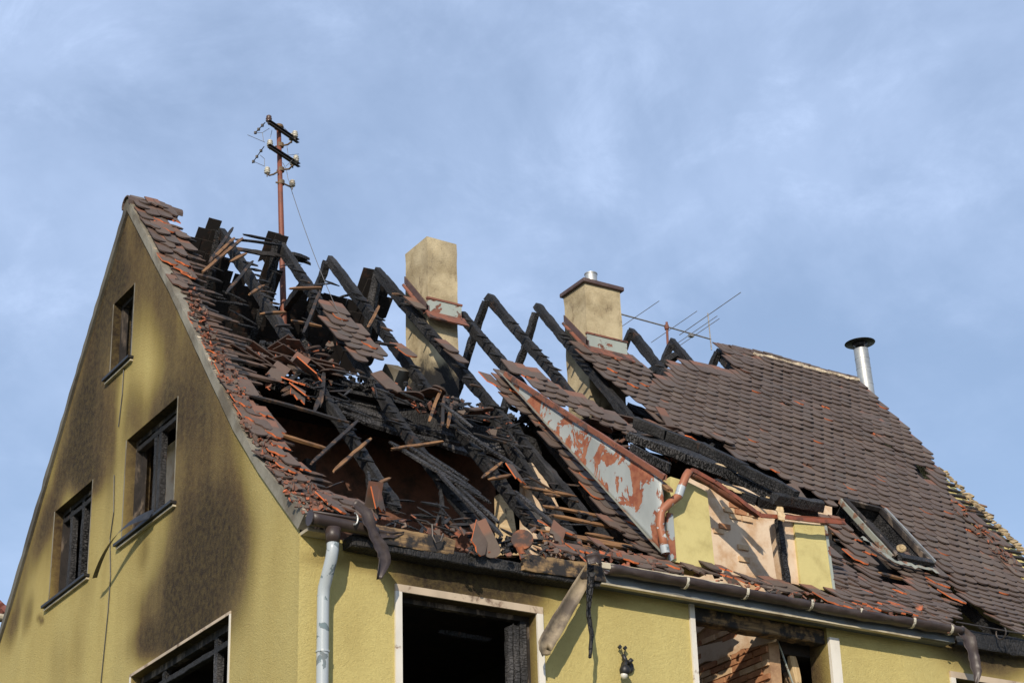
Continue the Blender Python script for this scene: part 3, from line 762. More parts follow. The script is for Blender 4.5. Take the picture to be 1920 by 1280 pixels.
# mid purlin and the burnt collar ceiling
pa, pb = RP(608, 726, -.34), RP(1010, 856, -.34)
mb = MB(); mb.beam(pa, pb, .2, .30, rough=.02, step=.05, seed=3, bend=.03); mb.build('purlin', 'char', house)
for k in range(9):                               # burnt lining boards between the rafters, seen edge on and face on
    f = k / 8
    ax, ay = 556 + 84 * f, 700 + 75 * f; bx, by = 985 - 15 * f, 796 + 72 * f
    q0, q1 = RP(ax + rnd.uniform(-8, 8), ay, -.33 - .03 * (k % 2)), RP(bx + rnd.uniform(-40, 5), by, -.33 - .03 * (k % 2))
    mb = MB(); mb.beam(q0, q1, .10, .05, up=V((0, -.77, .63)), rough=.016, step=.04, seed=9 + k, bend=.03); mb.build('charred_plank', 'char_ash', house)
for k in range(7):                               # burnt sarking left of the intact tiles
    f = k / 6
    q0, q1 = RP(1140 + 40 * f, 800 - 40 * f, -.30), RP(1560 + 10 * f, 975 - 70 * f, -.30)
    mb = MB(); mb.beam(q0, q1, .17, .05, up=V((0, -.77, .63)), rough=.02, step=.06, seed=49 + k, bend=.05); mb.build('charred_plank', 'char', house)
zc = pa.z - .12
for k in range(26):                              # ceiling planks, underside visible from the street
    y0 = 2.62 + k * .19
    mb = MB(); mb.beam(V((0.32, y0, zc + rnd.uniform(-.02, .02))), V((10.9 if k > 3 else 10.9, y0, zc + rnd.uniform(-.03, .03))), .185, .05, rough=.01, step=.3, seed=k, taper=(1, 1)); mb.build('ceiling_plank', 'char', house)
m = MB(); pr0, pr1 = surf(0, 3.3, -.10, True)[0], surf(0, 7.6, -.10, True)[0]
m.slab([V((.1, pr0.y, pr0.z)), V((11.2, pr0.y, pr0.z)), V((11.2, pr1.y, pr1.z)), V((.1, pr1.y, pr1.z))], V((0, .77, .63)), .06); m.build('rear_roof_deck', 'char', house)
# rubble on the collar ceiling
mb = MB()
for k in range(900):
    x = rnd.uniform(1.2, 5.5); y = rnd.uniform(2.45, 3.4) ; s_ = rnd.uniform(.02, .07)
    c = V((x, y, zc + .05 + rnd.random() ** 2 * .16)); a = rnd.random() * 6
    X = V((math.cos(a), math.sin(a), rnd.uniform(-.5, .5))).normalized(); mb.obox(c, X, X.orthogonal(), s_ * rnd.uniform(.6, 2), s_, s_ * .7)
mb.build('charcoal_rubble', 'char_obj', kind='stuff', label='charcoal rubble lying on the burnt attic ceiling', category='rubble')
# attic back walls
m = MB(); m.box((0.35, 3.5, 7.93), (4.3, 3.62, zc - .04)); m.build('attic_partition', 'soot_brick', house)
# plaster wall piece and the pale post seen low between the rafters
o_ = MB(); P4 = [FP(*q, 2.3) for q in ((985, 866), (1008, 868), (1092, 1040), (985, 1040))]; o_.slab(P4, V((0, -1, 0)), .12); o_.build('broken_partition', 'plaster', house)
o_ = MB(); P4 = [FP(*q, 1.5) for q in ((936, 925), (958, 930), (975, 1040), (938, 1040))]; o_.slab(P4, V((0, -1, 0)), .1); o_.build('pale_post', 'pale_wood', house)

# ================================================================== CHIMNEYS
def chimney(fl, fr, bl, ztop, zbot, ybk, flash, seed, wide=None):
    """front face from fl.x to fr.x at y0; back at ybk"""
    x0, x1, y0 = fl.x, fr.x, fl.y
    m = Mat('chimney_render_%d' % seed)
    n = m.noise(2.6, 6, .65); st = m.noise(9, 6, .7, sc=(1, 1, .35)); pit = m.noise(38, 4, .7)
    c = m.mix(m.rng(n, .35, .7), (.50, .415, .26), (.30, .235, .135))
    c = m.mix(m.rng(st, .56, .70, 0, .8), c, (.13, .09, .05))
    c = m.mix(m.rng(pit, .70, .76, 0, .8), c, (.08, .055, .035))
    crk = m.n('TexVoronoi', feature='DISTANCE_TO_EDGE'); crk.inputs['Scale'].default_value = 2.1
    wv = m.n('VectorMath', operation='MULTIPLY_ADD'); wn = m.n('TexNoise'); wn.inputs['Scale'].default_value = 5; m.l(m.co, wn.inputs['Vector'])
    m.l(wn.outputs['Color'], wv.inputs[0]); wv.inputs[1].default_value = (.35, .35, .35); m.l(m.co, wv.inputs[2]); m.l(wv.outputs[0], crk.inputs['Vector'])
    c = m.mix(m.math('MULTIPLY', m.rng(crk.outputs[0], .0, .015, 1, 0), m.rng(n, .46, .6, 0, .35)), c, (.09, .065, .04))
    c = m.mix(m.rng(m.noise(1.1, 4, .6), .45, .7, 0, .45), c, (.22, .19, .14))
    sep = m.n('SeparateXYZ'); m.l(m.n('NewGeometry').outputs['Position'], sep.inputs[0])
    zz = m.math('ADD', sep.outputs[2], m.math('MULTIPLY', m.math('SUBTRACT', m.noise(5, 5, .6), .5), .8))
    c = m.mix(m.rng(zz, flash[1] - .25, flash[1] + .15, 1, 0), c, (.012, .011, .011))
    m.set(c, .93); m.bump(m.math('ADD', m.noise(45, 5, .65), n), .6, .012)
    M['chim%d' % seed] = m.m
    mb = MB()
    def ring(z, e=0): return [V((x0 - e, y0 - e, z)), V((x1 + e, y0 - e, z)), V((x1 + e, ybk + e, z)), V((x0 - e, ybk + e, z))]
    n_ = 26; vs = []
    for i in range(n_ + 1):
        z = zbot + (ztop - zbot) * i / n_
        e = .1 if (wide and z < wide) else 0
        for v in ring(z, e): vs.append(v + noise.noise_vector(v * 5) * .012)
    fs = [(i * 4 + k, i * 4 + (k + 1) % 4, i * 4 + 4 + (k + 1) % 4, i * 4 + 4 + k) for i in range(n_) for k in range(4)] + [(3, 2, 1, 0), tuple(n_ * 4 + k for k in range(4))]
    mb.add(vs, fs)
    ch = mb.build('chimney', 'chim%d' % seed, house)
    return ch, x0, x1, y0
fl = RP(803, 583, .05); fr = RP(859, 597, .05)
zt1 = hit(790, 440, (0, 1, 0), (0, fl.y, 0)).z
ch1, x0, x1, y0 = chimney(fl, fr, None, zt1, 9.9, fl.y + .56, (0, hit(815, 668, (0, 1, 0), (0, fl.y, 0)).z), 1, wide=11.2)
def flashing(ch, x0, x1, y0, yb, mats=('zinc', 'rust_sheet')):
    zf = pz([(p[0], p[1]) for p in PTS], y0)
    m = MB(); m.box((x0 - .03, y0 - .045, zf + .06), (x1 + .03, y0 - .012, zf + .23)); m.build('front_flashing', mats[0], ch)
    m = MB(); m.obox(V(((x0 + x1) / 2, y0 - .09, zf - .01)), V((1, 0, 0)), SEG[0][3], x1 - x0 + .14, .2, .02); m.build('apron_flashing', mats[1], ch)
    m = MB(); m.box((x0 - .04, y0 - .055, zf + .225), (x1 + .04, y0 - .014, zf + .25)); m.build('flashing_rim', mats[1], ch)
    a = V((x0 - .03, y0 - .05, zf + .13)); b = V((x0 - .03, yb - .02, zf + .10 + (yb - y0) * 1.22)); b.z = min(b.z, 13.80)
    m = MB(); m.slab([a, b, b - V((0, 0, .10)), a - V((0, 0, .10))], V((-1, 0, 0)), .02); m.build('side_flashing', 'cap', ch)
    a2 = a + V((-.06, 0, -.12)); b2 = b + V((-.03, 0, -.12))
    m = MB(); m.slab([a + V((-.005, 0, -.1)), b + V((-.005, 0, -.1)), b2, a2], V((0, -.77, .63)), .015); m.build('side_apron', mats[1], ch)
flashing(ch1, x0, x1, y0, fl.y + .56)
# grey lump of fallen render left of chimney base
fl2 = RP(1102, 648, .05); fr2 = RP(1170, 665, .05)
zt2 = hit(1096, 530, (0, 1, 0), (0, fl2.y, 0)).z
ch2, a0, a1, b0_ = chimney(fl2, fr2, None, zt2, 9.9, fl2.y + .5, (0, hit(1105, 765, (0, 1, 0), (0, fl2.y, 0)).z), 2)
flashing(ch2, a0, a1, b0_, fl2.y + .5)
m = MB()
yb2 = fl2.y + .5; ov = .042
m.box((a0 - ov, b0_ - ov, zt2), (a1 + ov, yb2 + ov, zt2 + .06)); o = m.build('chimney_cap', 'cap', ch2)
bv = o.modifiers.new('b', 'BEVEL'); bv.width = .012; bv.segments = 2
cx, cy = (a0 + a1) / 2, (b0_ + yb2) / 2
m = MB(); m.lathe((cx, cy, zt2 + .06), [(.16, 0), (.17, .02), (.12, .035), (.115, .05)], seg=24); m.build('flue_collar', 'black_metal', ch2, smooth=True)
m = MB(); m.lathe((cx, cy, zt2 + .115), [(.082, 0), (.082, .17), (.088, .175), (.088, .19), (.07, .19), (.07, .05)], seg=24); m.build('flue', 'steel', ch2, smooth=False)

# ================================================================== TILES
TW, TL, TT = .176, .385, .013
def tile_mesh(kind, TL=.385):
    w_ = TW / 2 - .0015; base = .074
    if kind == 0: arc = [(w_ * math.cos(a), base - base * math.sin(a)) for a in [math.pi * k / 10 for k in range(11)]]
    elif kind == 1: arc = [(w_, .05), (w_ * .5, .0), (-w_ * .1, .01), (-w_ * .35, .07), (-w_, .11)]
    else: arc = [(w_, .12), (w_ * .4, .16), (0, .13), (-w_ * .5, .19), (-w_, .17)]
    o2 = [(w_, TL)] + arc + [(-w_, TL)]
    o2 = [(x, y) for x, y in o2]
    n = len(o2)
    top = [V((x, y, TT + .006 * (1 - (x / w_) ** 2))) for x, y in o2]; bot = [V((x, y, 0)) for x, y in o2]
    fs = [tuple(range(n))[::-1], tuple(range(n, 2 * n))] + [(i, (i + 1) % n, (i + 1) % n + n, i + n) for i in range(n)]
    mi = [0, 2] + [1] * n
    return top + bot, fs, mi, [(v.x, v.y) for v in top + bot]
TMS = [tile_mesh(k) for k in range(3)] + [tile_mesh(0, .10), tile_mesh(0, .24)]
TME = []
for k in range(5):
    vs, fs, mi, uv = TMS[k]
    b = MB(); b.add(vs, fs, mi, uv); o = b.build('tile_source', ['tile_top', 'tile_broken' if k in (1, 2) else 'tile_edge', 'tile_under'], recalc=True)
    TME.append(o.data); bpy.data.objects.remove(o)
tiles = []      # (matrix, kind, weight)
def tmatrix(p, dn, n, yaw=0, tilt=0, roll=0):
    Y = -dn.normalized(); Z = n.normalized(); X = Y.cross(Z)
    m3 = Matrix((X, Y, Z)).transposed()
    m3 = m3 @ Matrix.Rotation(yaw, 3, 'Z') @ Matrix.Rotation(tilt, 3, 'X') @ Matrix.Rotation(roll, 3, 'Y')
    m4 = m3.to_4x4(); m4.translation = p; return m4
DZ = [[(1385, 690), (1450, 735), (1560, 770), (1555, 790), (1440, 760), (1380, 710)], [(1570, 745), (1620, 790), (1700, 850), (1762, 905), (1745, 915), (1690, 870), (1610, 805)], [(1770, 930), (1850, 1010), (1925, 1090), (1925, 1125), (1840, 1040), (1765, 950)],
      [(1130, 660), (1200, 690), (1240, 740), (1180, 730), (1120, 690)], [(1330, 822), (1480, 895), (1565, 940), (1550, 965), (1470, 925), (1330, 850)]]
def lay(polys, holes, x0, x1, t0=.0, t1=TMAX, rear=False, jit=1.0, off=0.0, miss=0.0, kinds=(.94, .04, .02), yawd=None, wob=1.0):
    row = .1475
    k0 = int(t0 / row)
    for k in range(k0, int(t1 / row) + 1):
        t = k * row + .05
        if t < t0 or t > t1: continue
        x = x0 + (TW / 2 if k % 2 else 0)
        while x < x1:
            p, dn, n = surf(x, t, off, rear)
            q = proj(p - dn * .1)
            if any(inside(q, a) for a in polys) and not any(inside(q, a) for a in holes) and rnd.random() >= miss:
                jz = 3.2 if any(inside(q, a) for a in DZ) else 1.0; jit_ = jit; jit = max(jit, jz)
                und = .012 * math.sin(x * 2.1 + t * 1.3) + .010 * noise.noise(V((x * 1.3, t * 1.3, 3))) * 2 + .012 * noise.noise(V((x * 4, t * 4, 8)))
                j = rnd.gauss(0, 1)
                big = rnd.random() < .006 * jit * jit
                # the tail rests on two tiles below it, so it stands up a little
                tilt = -(.090 + rnd.gauss(0, .008) * jit + (.05 * rnd.random() if big else 0))
                mt = tmatrix(p + n * (.048 + und * wob) + V((rnd.gauss(0, .002) * jit, 0, 0)), dn, n, rnd.gauss(0, .009) * jit + (rnd.gauss(0, .12) if big else 0), tilt, rnd.gauss(0, .012) * jit)
                mt.translation += -dn * rnd.gauss(0, .004) * jit
                kk = kinds if jz == 1.0 else (.94, .05, .01)
                r_ = rnd.random(); kd = 0 if r_ < kk[0] else (1 if r_ < kk[0] + kk[1] else 2)
                jit = jit_
                if t < .18: kd = 3
                elif t < .34: kd = 4
                tiles.append((mt, kd, q))
            x += TW
BIG = [(1092, 648), (1180, 672), (1215, 696), (1232, 728), (1262, 712), (1262, 690), (1310, 693), (1392, 712), (1346, 652), (1372, 652), (1600, 706), (1652, 755), (1740, 858), (1768, 905),
       (1790, 960), (1850, 1010), (1925, 1080), (1925, 1200), (1880, 1172), (1815, 1135), (1770, 1082), (1745, 1055), (1655, 955), (1580, 938), (1560, 950), (1500, 922), (1440, 890), (1390, 868), (1345, 830), (1290, 822),
       (1240, 795), (1205, 765), (1180, 748), (1150, 728), (1110, 690), (1085, 672)]
BH = [[(1710, 872), (1742, 880), (1758, 915), (1735, 912), (1718, 895)], [(1393, 660), (1420, 668), (1442, 690), (1418, 684)], [(1165, 717), (1182, 728), (1176, 735)]]
lay([BIG], BH, 5.6, 11.27, kinds=(.994, .005, .001))
LOWR = [(1548, 985), (1582, 985), (1625, 1035), (1690, 1050), (1745, 1065), (1765, 1088), (1800, 1140), (1790, 1165), (1770, 1178), (1700, 1160), (1560, 1120), (1545, 1060)]
LH = [[(1552, 992), (1580, 1010), (1610, 1060), (1590, 1062), (1556, 1030)], [(1650, 1060), (1700, 1085), (1715, 1120), (1680, 1110), (1640, 1080)], [(1600, 1062), (1630, 1070), (1640, 1105), (1615, 1100)],
      [(1720, 1075), (1750, 1090), (1790, 1150), (1765, 1140)]]
lay([LOWR], LH, 6.2, 10.5, jit=3.0, kinds=(.78, .14, .08))
STRIP = [(244, 368), (316, 395), (345, 447), (356, 475), (378, 508), (400, 560), (425, 612), (447, 655), (478, 690), (500, 725), (484, 752), (505, 785), (528, 805), (545, 845), (560, 872), (590, 905), (628, 950), (560, 962), (456, 796), (356, 591)]
TSTRIP = [(244, 368), (316, 395), (345, 447), (356, 475), (360, 500), (372, 545), (395, 600), (412, 640), (440, 690), (470, 735), (470, 760), (490, 790), (515, 815), (530, 850), (548, 876), (590, 905), (628, 950), (560, 962), (456, 796), (356, 591)]
lay([TSTRIP], [], .075, .80, t1=.75, jit=3.2, miss=.08, kinds=(.40, .35, .25), wob=2)
lay([TSTRIP], [], .075, .30, t0=.75, t1=3.3, jit=4.0, miss=.10, kinds=(.30, .40, .30), wob=2.5)
lay([TSTRIP], [], .075, .62, t0=3.3, t1=4.6, jit=4.0, miss=.14, kinds=(.25, .40, .35), wob=2.5)
lay([TSTRIP], [], .075, 1.1, t0=4.6, jit=4.0, miss=.12, kinds=(.30, .40, .30), wob=2.5)
PATCH = [(606, 582), (640, 590), (690, 640), (712, 668), (690, 692), (665, 680), (630, 640)]
lay([PATCH], [], 1.5, 3.4, jit=2.0, off=.05)
CHK = [(915, 722), (950, 716), (1080, 850), (1165, 950), (1252, 1050), (1215, 1052), (1120, 950), (1055, 860), (985, 785), (940, 742)]
lay([CHK], [], 3.2, 5.0, jit=2.2, kinds=(.86, .09, .05))
UPP = [(945, 700), (1000, 705), (1060, 742), (1130, 780), (1190, 808), (1200, 830), (1130, 800), (1050, 765), (975, 722)]
lay([UPP], [], 3.6, 6.2, jit=3, off=.05)
EAVE = [(1010, 1045), (1110, 1040), (1250, 1062), (1330, 1072), (1560, 1118), (1780, 1172), (1775, 1182), (1560, 1138), (1330, 1092), (1100, 1052)]
lay([EAVE], [], 2.5, 9, jit=4, miss=.35, kinds=(.35, .35, .30))
VERG = [(1770, 930), (1800, 955), (1925, 1060), (1925, 1090), (1850, 1010)]
lay([VERG], [], 9, 11.2, miss=.30, jit=3, kinds=(.5, .3, .2))
LOWB = [(600, 930), (640, 940), (700, 955), (700, 975), (600, 955)]
lay([LOWB], [], 0, 2, miss=.3, jit=4, kinds=(.4, .3, .3))
# rear slope, seen from underneath
REARP = [[(340, 480), (380, 452), (400, 446), (416, 462), (412, 500), (440, 540), (500, 560), (520, 620), (500, 700), (440, 740), (380, 640)],
         [(492, 452), (520, 455), (512, 500), (520, 545), (498, 548), (476, 500), (480, 490), (500, 480)],
         [(520, 578), (560, 576), (640, 576), (640, 600), (690, 585), (725, 570), (720, 615), (700, 640), (690, 700), (520, 700)],
         [(684, 540), (702, 545), (716, 560), (716, 590), (690, 590), (676, 560)]]
n0 = len(tiles)
lay(REARP, [], 0.05, 5.5, rear=True, jit=2.0, miss=.04)
rear_tiles = tiles[n0:]; tiles = tiles[:n0]
def join_tiles(lst, name, parent, mats=('tile_top', 'tile_edge', 'tile_under', 'tile_broken'), **kw):
    b = MB()
    for mt, kd, q in lst:
        vs, fs, mi, uv = TMS[kd]; b.add([mt @ v for v in vs], fs, [3 if (i_ == 1 and kd in (1, 2)) else i_ for i_ in mi], uv)
    return b.build(name, list(mats), parent, recalc=True, **kw)
inview = [t for t in tiles if -10 < t[2][0] < 1930 and t[2][1] < 1290]
inview.sort(key=lambda t: (t[0].translation - CAM).length)
near = inview[:300]; ids = {id(t) for t in near}
rest = [t for t in tiles if id(t) not in ids]
for mt, kd, q in near:
    o = bpy.data.objects.new('tile', TME[kd]); o.matrix_world = mt; col.objects.link(o); o.parent = house
join_tiles(rest, 'roof_tiles', house, kind='stuff')
M['tile_soot'] = m_simple('sooted_tile_underside', (.022, .017, .015), .85, (.10, .045, .025), 7, lo=.55, hi=.75)
join_tiles(rear_tiles, 'rear_roof_tiles', house, mats=('tile_soot', 'tile_soot', 'tile_soot', 'tile_soot'), kind='stuff')
print('tiles', len(tiles), len(rear_tiles))
# dark sarking under the intact roof so daylight does not shine through
# ridge tiles
def ridge(x0, x1, seed, y=YR, z=13.66, tiltz=0.0):
    L = .36; x = x0; k = 0
    while x < x1:
        m = MB(); vs = []; n = 9; xe = min(x + L * 1.05, x1 + .03)
        for xx, r_ in ((x, .115), (xe, .095)):
            for rr in (r_, r_ - .015):
                for i in range(n):
                    a = math.radians(-25 + 230 * i / (n - 1)); vs.append(V((xx, y + rr * math.cos(a), z - .07 + rr * math.sin(a) * .9 + rnd.uniform(-.002, .002))))
        f = []
        for i in range(n - 1):
            f += [(i, i + 1, 2 * n + i + 1, 2 * n + i), (n + i, 3 * n + i, 3 * n + i + 1, n + i + 1), (i, n + i, n + i + 1, i + 1), (2 * n + i, 2 * n + i + 1, 3 * n + i + 1, 3 * n + i)]
        f += [(0, 2 * n, 3 * n, n), (n - 1, 2 * n - 1, 4 * n - 1, 3 * n - 1)]
        q = rnd.uniform(-.012, .012); vs = [v + V((0, q, q)) for v in vs]
        m.add(vs, f); m.build('ridge_tile', 'ridge', house, smooth=False); x += L
ridge(-.06, .62, 1)
ridge(8.93, 11.25, 2)
def crumb(name, p0, p1, w_, n, mat='mortar', smin=.01, smax=.035, parent=house, up=V((0, 0, 1))):
    b = MB(); d = p1 - p0
    for k in range(n):
        c = p0 + d * rnd.random() + noise.random_unit_vector() * w_ * rnd.random(); s_ = rnd.uniform(smin, smax)
        X = noise.random_unit_vector(); b.obox(c, X, X.orthogonal(), s_ * 2, s_ * 1.4, s_)
    return b.build(name, mat, parent, kind='stuff')
def strip_mortar(tab, x, name, mat, w_=.05, n=220, xs=(0, .1)):
    A = samp(tab, n); b = MB(); vs = []
    for i, (y, z) in enumerate(A):
        j = noise.noise(V((y * 12, z * 12, x))) ; k = noise.noise(V((y * 20, z * 20, x + 5)))
        wv = w_ * (0.55 + .7 * abs(k))
        vs += [V((x + xs[0] + j * .008, y, z - .02)), V((x + xs[0] + j * .02, y - .3 * wv, z + wv)), V((x + xs[1] + k * .04, y - .3 * wv, z + wv * .9)), V((x + xs[1] + k * .04, y, z - .04))]
    f = [(i * 4 + q, i * 4 + (q + 1) % 4, i * 4 + 4 + (q + 1) % 4, i * 4 + 4 + q) for i in range(n - 1) for q in range(4)]
    b.add(vs, f); return b.build(name, mat, house)
strip_mortar([(a, b - .02) for a, b in BO], 0.0, 'verge_mortar', 'mortar', .016, xs=(-.012, .08))
m = MB()
m.beam(V((9.3, YR - .115, 13.59)), V((11.25, YR - .115, 13.59)), .04, .045, rough=.02, step=.03, taper=(1, 1)); m.build('ridge_mortar', 'mortar', house)
m = MB(); 
for i in range(70):
    t = 2.6 + i * .064; p, dn, n = surf(11.12 + noise.noise(V((i * .5, 0, 0))) * .05, t, .03)
    s_ = rnd.uniform(.03, .07); X = (V((1, 0, 0)) + noise.random_unit_vector() * .4).normalized(); m.obox(p, X, X.orthogonal(), s_ * 2.2, s_, s_ * .5)
m.build('verge_mortar', 'mortar_yellow', house, kind='stuff')
tab2 = [(p[0], p[1]) for p in PTS]
# ------------------------------------------------------------------ battens still nailed in rows
def batten(p, q, s1=.045, s2=.026, mat='batten', name='batten', parent=house, seed=0, up=None, taper=.55):
    b = MB(); b.beam(p, q, s1, s2, up=up or V((0, -.77, .63)), rough=.005, step=.09, seed=seed, taper=(taper, taper), bend=.012)
    return b.build(name, mat, parent)
nb = 0
row = .1475
for k in range(2, int(TMAX / row)):
    t = k * row + .36
    if t > TMAX - .05: continue
    pe = None
    x = .0
    while x < 3.0:
        q = proj(surf(x, t)[0])
        if inside(q, STRIP): pe = x
        x += .04
    if pe is None: pe = .3
    xe = pe + rnd.uniform(-.05, .22)
    a, dn, n = surf(.05, t - .12, .035); b_ = surf(xe, t - .12 + rnd.uniform(-.05, .03), .015)[0]
    batten(a, b_, seed=k * 1.3, mat='batten_verge', s1=.055, s2=.035); nb += 1
    if rnd.random() < .75:
        a = surf(.1 + rnd.random() * .1, t - .20, .03)[0]; b_ = surf(xe * rnd.uniform(.6, 1.0), t - .20 + rnd.uniform(-.05, .05), .01)[0]
        batten(a, b_, seed=k * 2.3, mat='batten_verge', s1=.05, s2=.02); nb += 1
for k in range(4, int(TMAX / row)):            # stubs along the bare rafters
    t = k * row + .36
    for r_ in RAF:
        if rnd.random() < .45: continue
        pts = [RP(x, y, 0) for x, y in r_]
        yy = surf(0, t)[0].y
        for a, b_ in zip(pts, pts[1:]):
            if b_.y <= yy <= a.y:
                f = (yy - a.y) / (b_.y - a.y); xx = a.x + (b_.x - a.x) * f
                l0, l1 = rnd.uniform(.00, .07), rnd.uniform(.07, .15)
                p0 = surf(xx - l0, t + rnd.uniform(-.01, .03), .01)[0]; p1 = surf(xx + l1, t + rnd.uniform(-.02, .05), .01)[0]
                if nb < 260 and proj(p0)[1] < 1000:
                    batten(p0, p1, .05, .035, seed=k + xx, mat='char' if rnd.random() < .8 else 'batten', taper=.4); nb += 1
                break
# lower battens by the metal cheek, pale brown
for (a, b_) in [((975, 911), (1078, 930)), ((1019, 949), (1140, 970)), ((1031, 964), (1170, 994)), ((1008, 995), (1190, 1030)), ((1000, 1012), (1220, 1052)), ((1060, 1002), (1215, 1030)), ((1090, 1022), (1250, 1058)),
               ((1080, 880), (1130, 888)), ((1095, 915), (1150, 926)), ((1130, 1045), (1260, 1068)), ((1560, 1000), (1590, 1006)), ((1565, 1012), (1600, 1018)), ((1100, 1000), (1150, 1009)), ((1020, 925), (1050, 930)),
               ((1700, 1090), (1775, 1105)), ((1690, 1108), (1770, 1122)), ((1640, 1072), (1700, 1086)), ((1780, 935), (1850, 950)), ((1790, 950), (1862, 966))]:
    batten(RP(*a, 0), RP(*b_, 0), .05, .03, 'batten_fresh', seed=a[0]); nb += 1
for i in range(24):                            # batten ends left at the far verge
    p0 = surf(10.75, 3.0 + i * row, .0)[0]; p1 = surf(11.2 + rnd.uniform(-.1, .05), 3.0 + i * row, .0)[0]
    if nb < 298: batten(p0, p1, .05, .035, 'batten', seed=i); nb += 1
print('battens', nb)
# ================================================================== DORMER
A_ = RP(945, 706, .06); B_ = RP(1250, 1046, .03)
dv = (B_ - A_); dv.z = 0; cn = V((dv.y, -dv.x, 0)).normalized()
if cn.x > 0: cn = -cn
C_ = hit(1257, 893, cn, A_)
C_.x, C_.y = B_.x, B_.y
cheek = MB(); e = []
n_ = 24; tops = []; bots = []
for i in range(n_ + 1):
    t = i / n_; a = A_.lerp(C_, t) + cn * (.012 * noise.noise(V((t * 6, 0, 1)))); b_ = A_.lerp(B_, t) + cn * (.01 * noise.noise(V((t * 5, 3, 1))))
    tops.append(a); bots.append(b_)
NJ = 10
vs = [bots[i].lerp(tops[i], j / NJ) + cn * (.010 * noise.noise(bots[i].lerp(tops[i], j / NJ) * 2.0)) for i in range(n_ + 1) for j in range(NJ + 1)]
cheek.add(vs, [(i * (NJ + 1) + j, (i + 1) * (NJ + 1) + j, (i + 1) * (NJ + 1) + j + 1, i * (NJ + 1) + j + 1) for i in range(1, n_) for j in range(NJ)] + [(0, (NJ + 1) + j, (NJ + 1) + j + 1) for j in range(NJ)])
dormer = cheek.build('dormer_cheek', 'cheek', house, smooth=True)
sm = dormer.modifiers.new('thick', 'SOLIDIFY'); sm.thickness = .03; sm.offset = -1 if False else 0
# rusty upper rim and folded foot flashing of the cheek
m = MB(); m.beam(A_ + V((-.02, -.05, .015)), C_ + V((-.02, -.08, .0)), .045, .06, rough=.004, step=.2, taper=(1, 1)); m.build('cheek_rim', 'rust_sheet', dormer)
m = MB(); fl_ = []
for i in range(25):
    t = i / 24; b_ = A_.lerp(B_, t); fl_.append((b_ + cn * .02 + V((0, 0, .035)), b_ + cn * .10 + V((0, -.02, .035 + .01 * noise.noise(V((i * .8, 0, 0)))))))
for (a, b_), (c_, d_) in zip(fl_, fl_[1:]): m.add([a, b_, d_, c_], [(0, 1, 2, 3)])
m.build('foot_flashing', 'teal_flash', dormer)
m = MB(); m.beam(RP(1192, 862, .3), hit(1257, 920, cn, A_ + cn * .08), .07, .035, rough=.004, taper=(.9, .9)); m.build('cheek_batten', 'batten_fresh', dormer)
DY = B_.y
DPt = lambda px, py, y=None: FP(px, py, DY if y is None else y)
def pier(q, name='dormer_pier', th=.28):
    m = MB(); m.slab([DPt(*p) for p in q], V((0, -1, 0)), th); return m.build(name, 'stucco_clean', house)
pier([(1257, 893), (1290, 903), (1318, 917), (1326, 922), (1341, 1068), (1252, 1050)])
pier([(1489, 978), (1546, 984), (1551, 1030), (1562, 1110), (1502, 1096)])
m = MB(); m.slab([DPt(1463, 975, DY + .03), DPt(1489, 978, DY + .03), DPt(1502, 1097, DY + .03), DPt(1480, 1092, DY + .03)], V((0, -1, 0)), .2); m.build('dormer_jamb', 'plaster', house)
p0, p1 = DPt(1546, 984, DY - .01), DPt(1563, 1112, DY - .01)
m = MB(); m.slab([p0, p0 + V((.035, 0, 0)), p1 + V((.035, 0, 0)), p1], V((0, -1, 0)), .5); m.build('pier_corner_strip', 'zinc', house)
m = MB(); m.beam(DPt(1459, 972, DY - .03), DPt(1476, 1092, DY - .03), .07, .06, up=V((0, 1, 0)), rough=.01, step=.03, taper=(1, 1)); m.build('charred_post', 'char_grey', house)
# far inner wall of the dormer: plaster with bricks laid bare
IY = 1.75
ip = lambda px, py: FP(px, py, IY)
m = MB(); m.slab([ip(1290, 890), ip(1560, 950), ip(1560, 1110), ip(1290, 1110)], V((0, -1, 0)), .15); inner = m.build('dormer_inner_wall', 'plaster', house)
def bricks(parent, org, X, Zv, N, rows, cols, mask, mats, bw=.24, bh=.062, gap=.010, proud=.001):
    for r_ in range(rows):
        for c_ in range(cols):
            u = c_ * (bw + gap) + (bw / 2 if r_ % 2 else 0); v = r_ * (bh + gap)
            p = org + X * u + Zv * v
            if not mask(proj(p)): continue
            b = MB(); b.obox(p + N * (proud + rnd.uniform(-.002, .003)), X, N, bw * rnd.uniform(.9, 1), .04, bh * rnd.uniform(.88, 1))
            b.build('brick', mats if isinstance(mats, str) else rnd.choice(mats), parent)
msk = [[(1366, 932), (1382, 938), (1420, 962), (1430, 968), (1400, 975), (1385, 985), (1365, 975)], [(1340, 975), (1358, 980), (1360, 1000), (1342, 1008)], [(1385, 1018), (1395, 1018), (1402, 1045), (1396, 1058), (1384, 1050)],
       [(1416, 984), (1432, 984), (1430, 996), (1418, 996)], [(1368, 1052), (1380, 1056), (1378, 1068), (1366, 1064)], [(1427, 1072), (1440, 1074), (1438, 1084), (1428, 1084)], [(1410, 1030), (1424, 1040), (1420, 1050)]]
bricks(inner, ip(1300, 1110), V((1, 0, 0)), V((0, 0, 1)), V((0, -1, 0)), 34, 12, lambda q: any(inside(q, a) for a in msk), ['brick_pale', 'brick_pale', 'brick'], bw=.16)
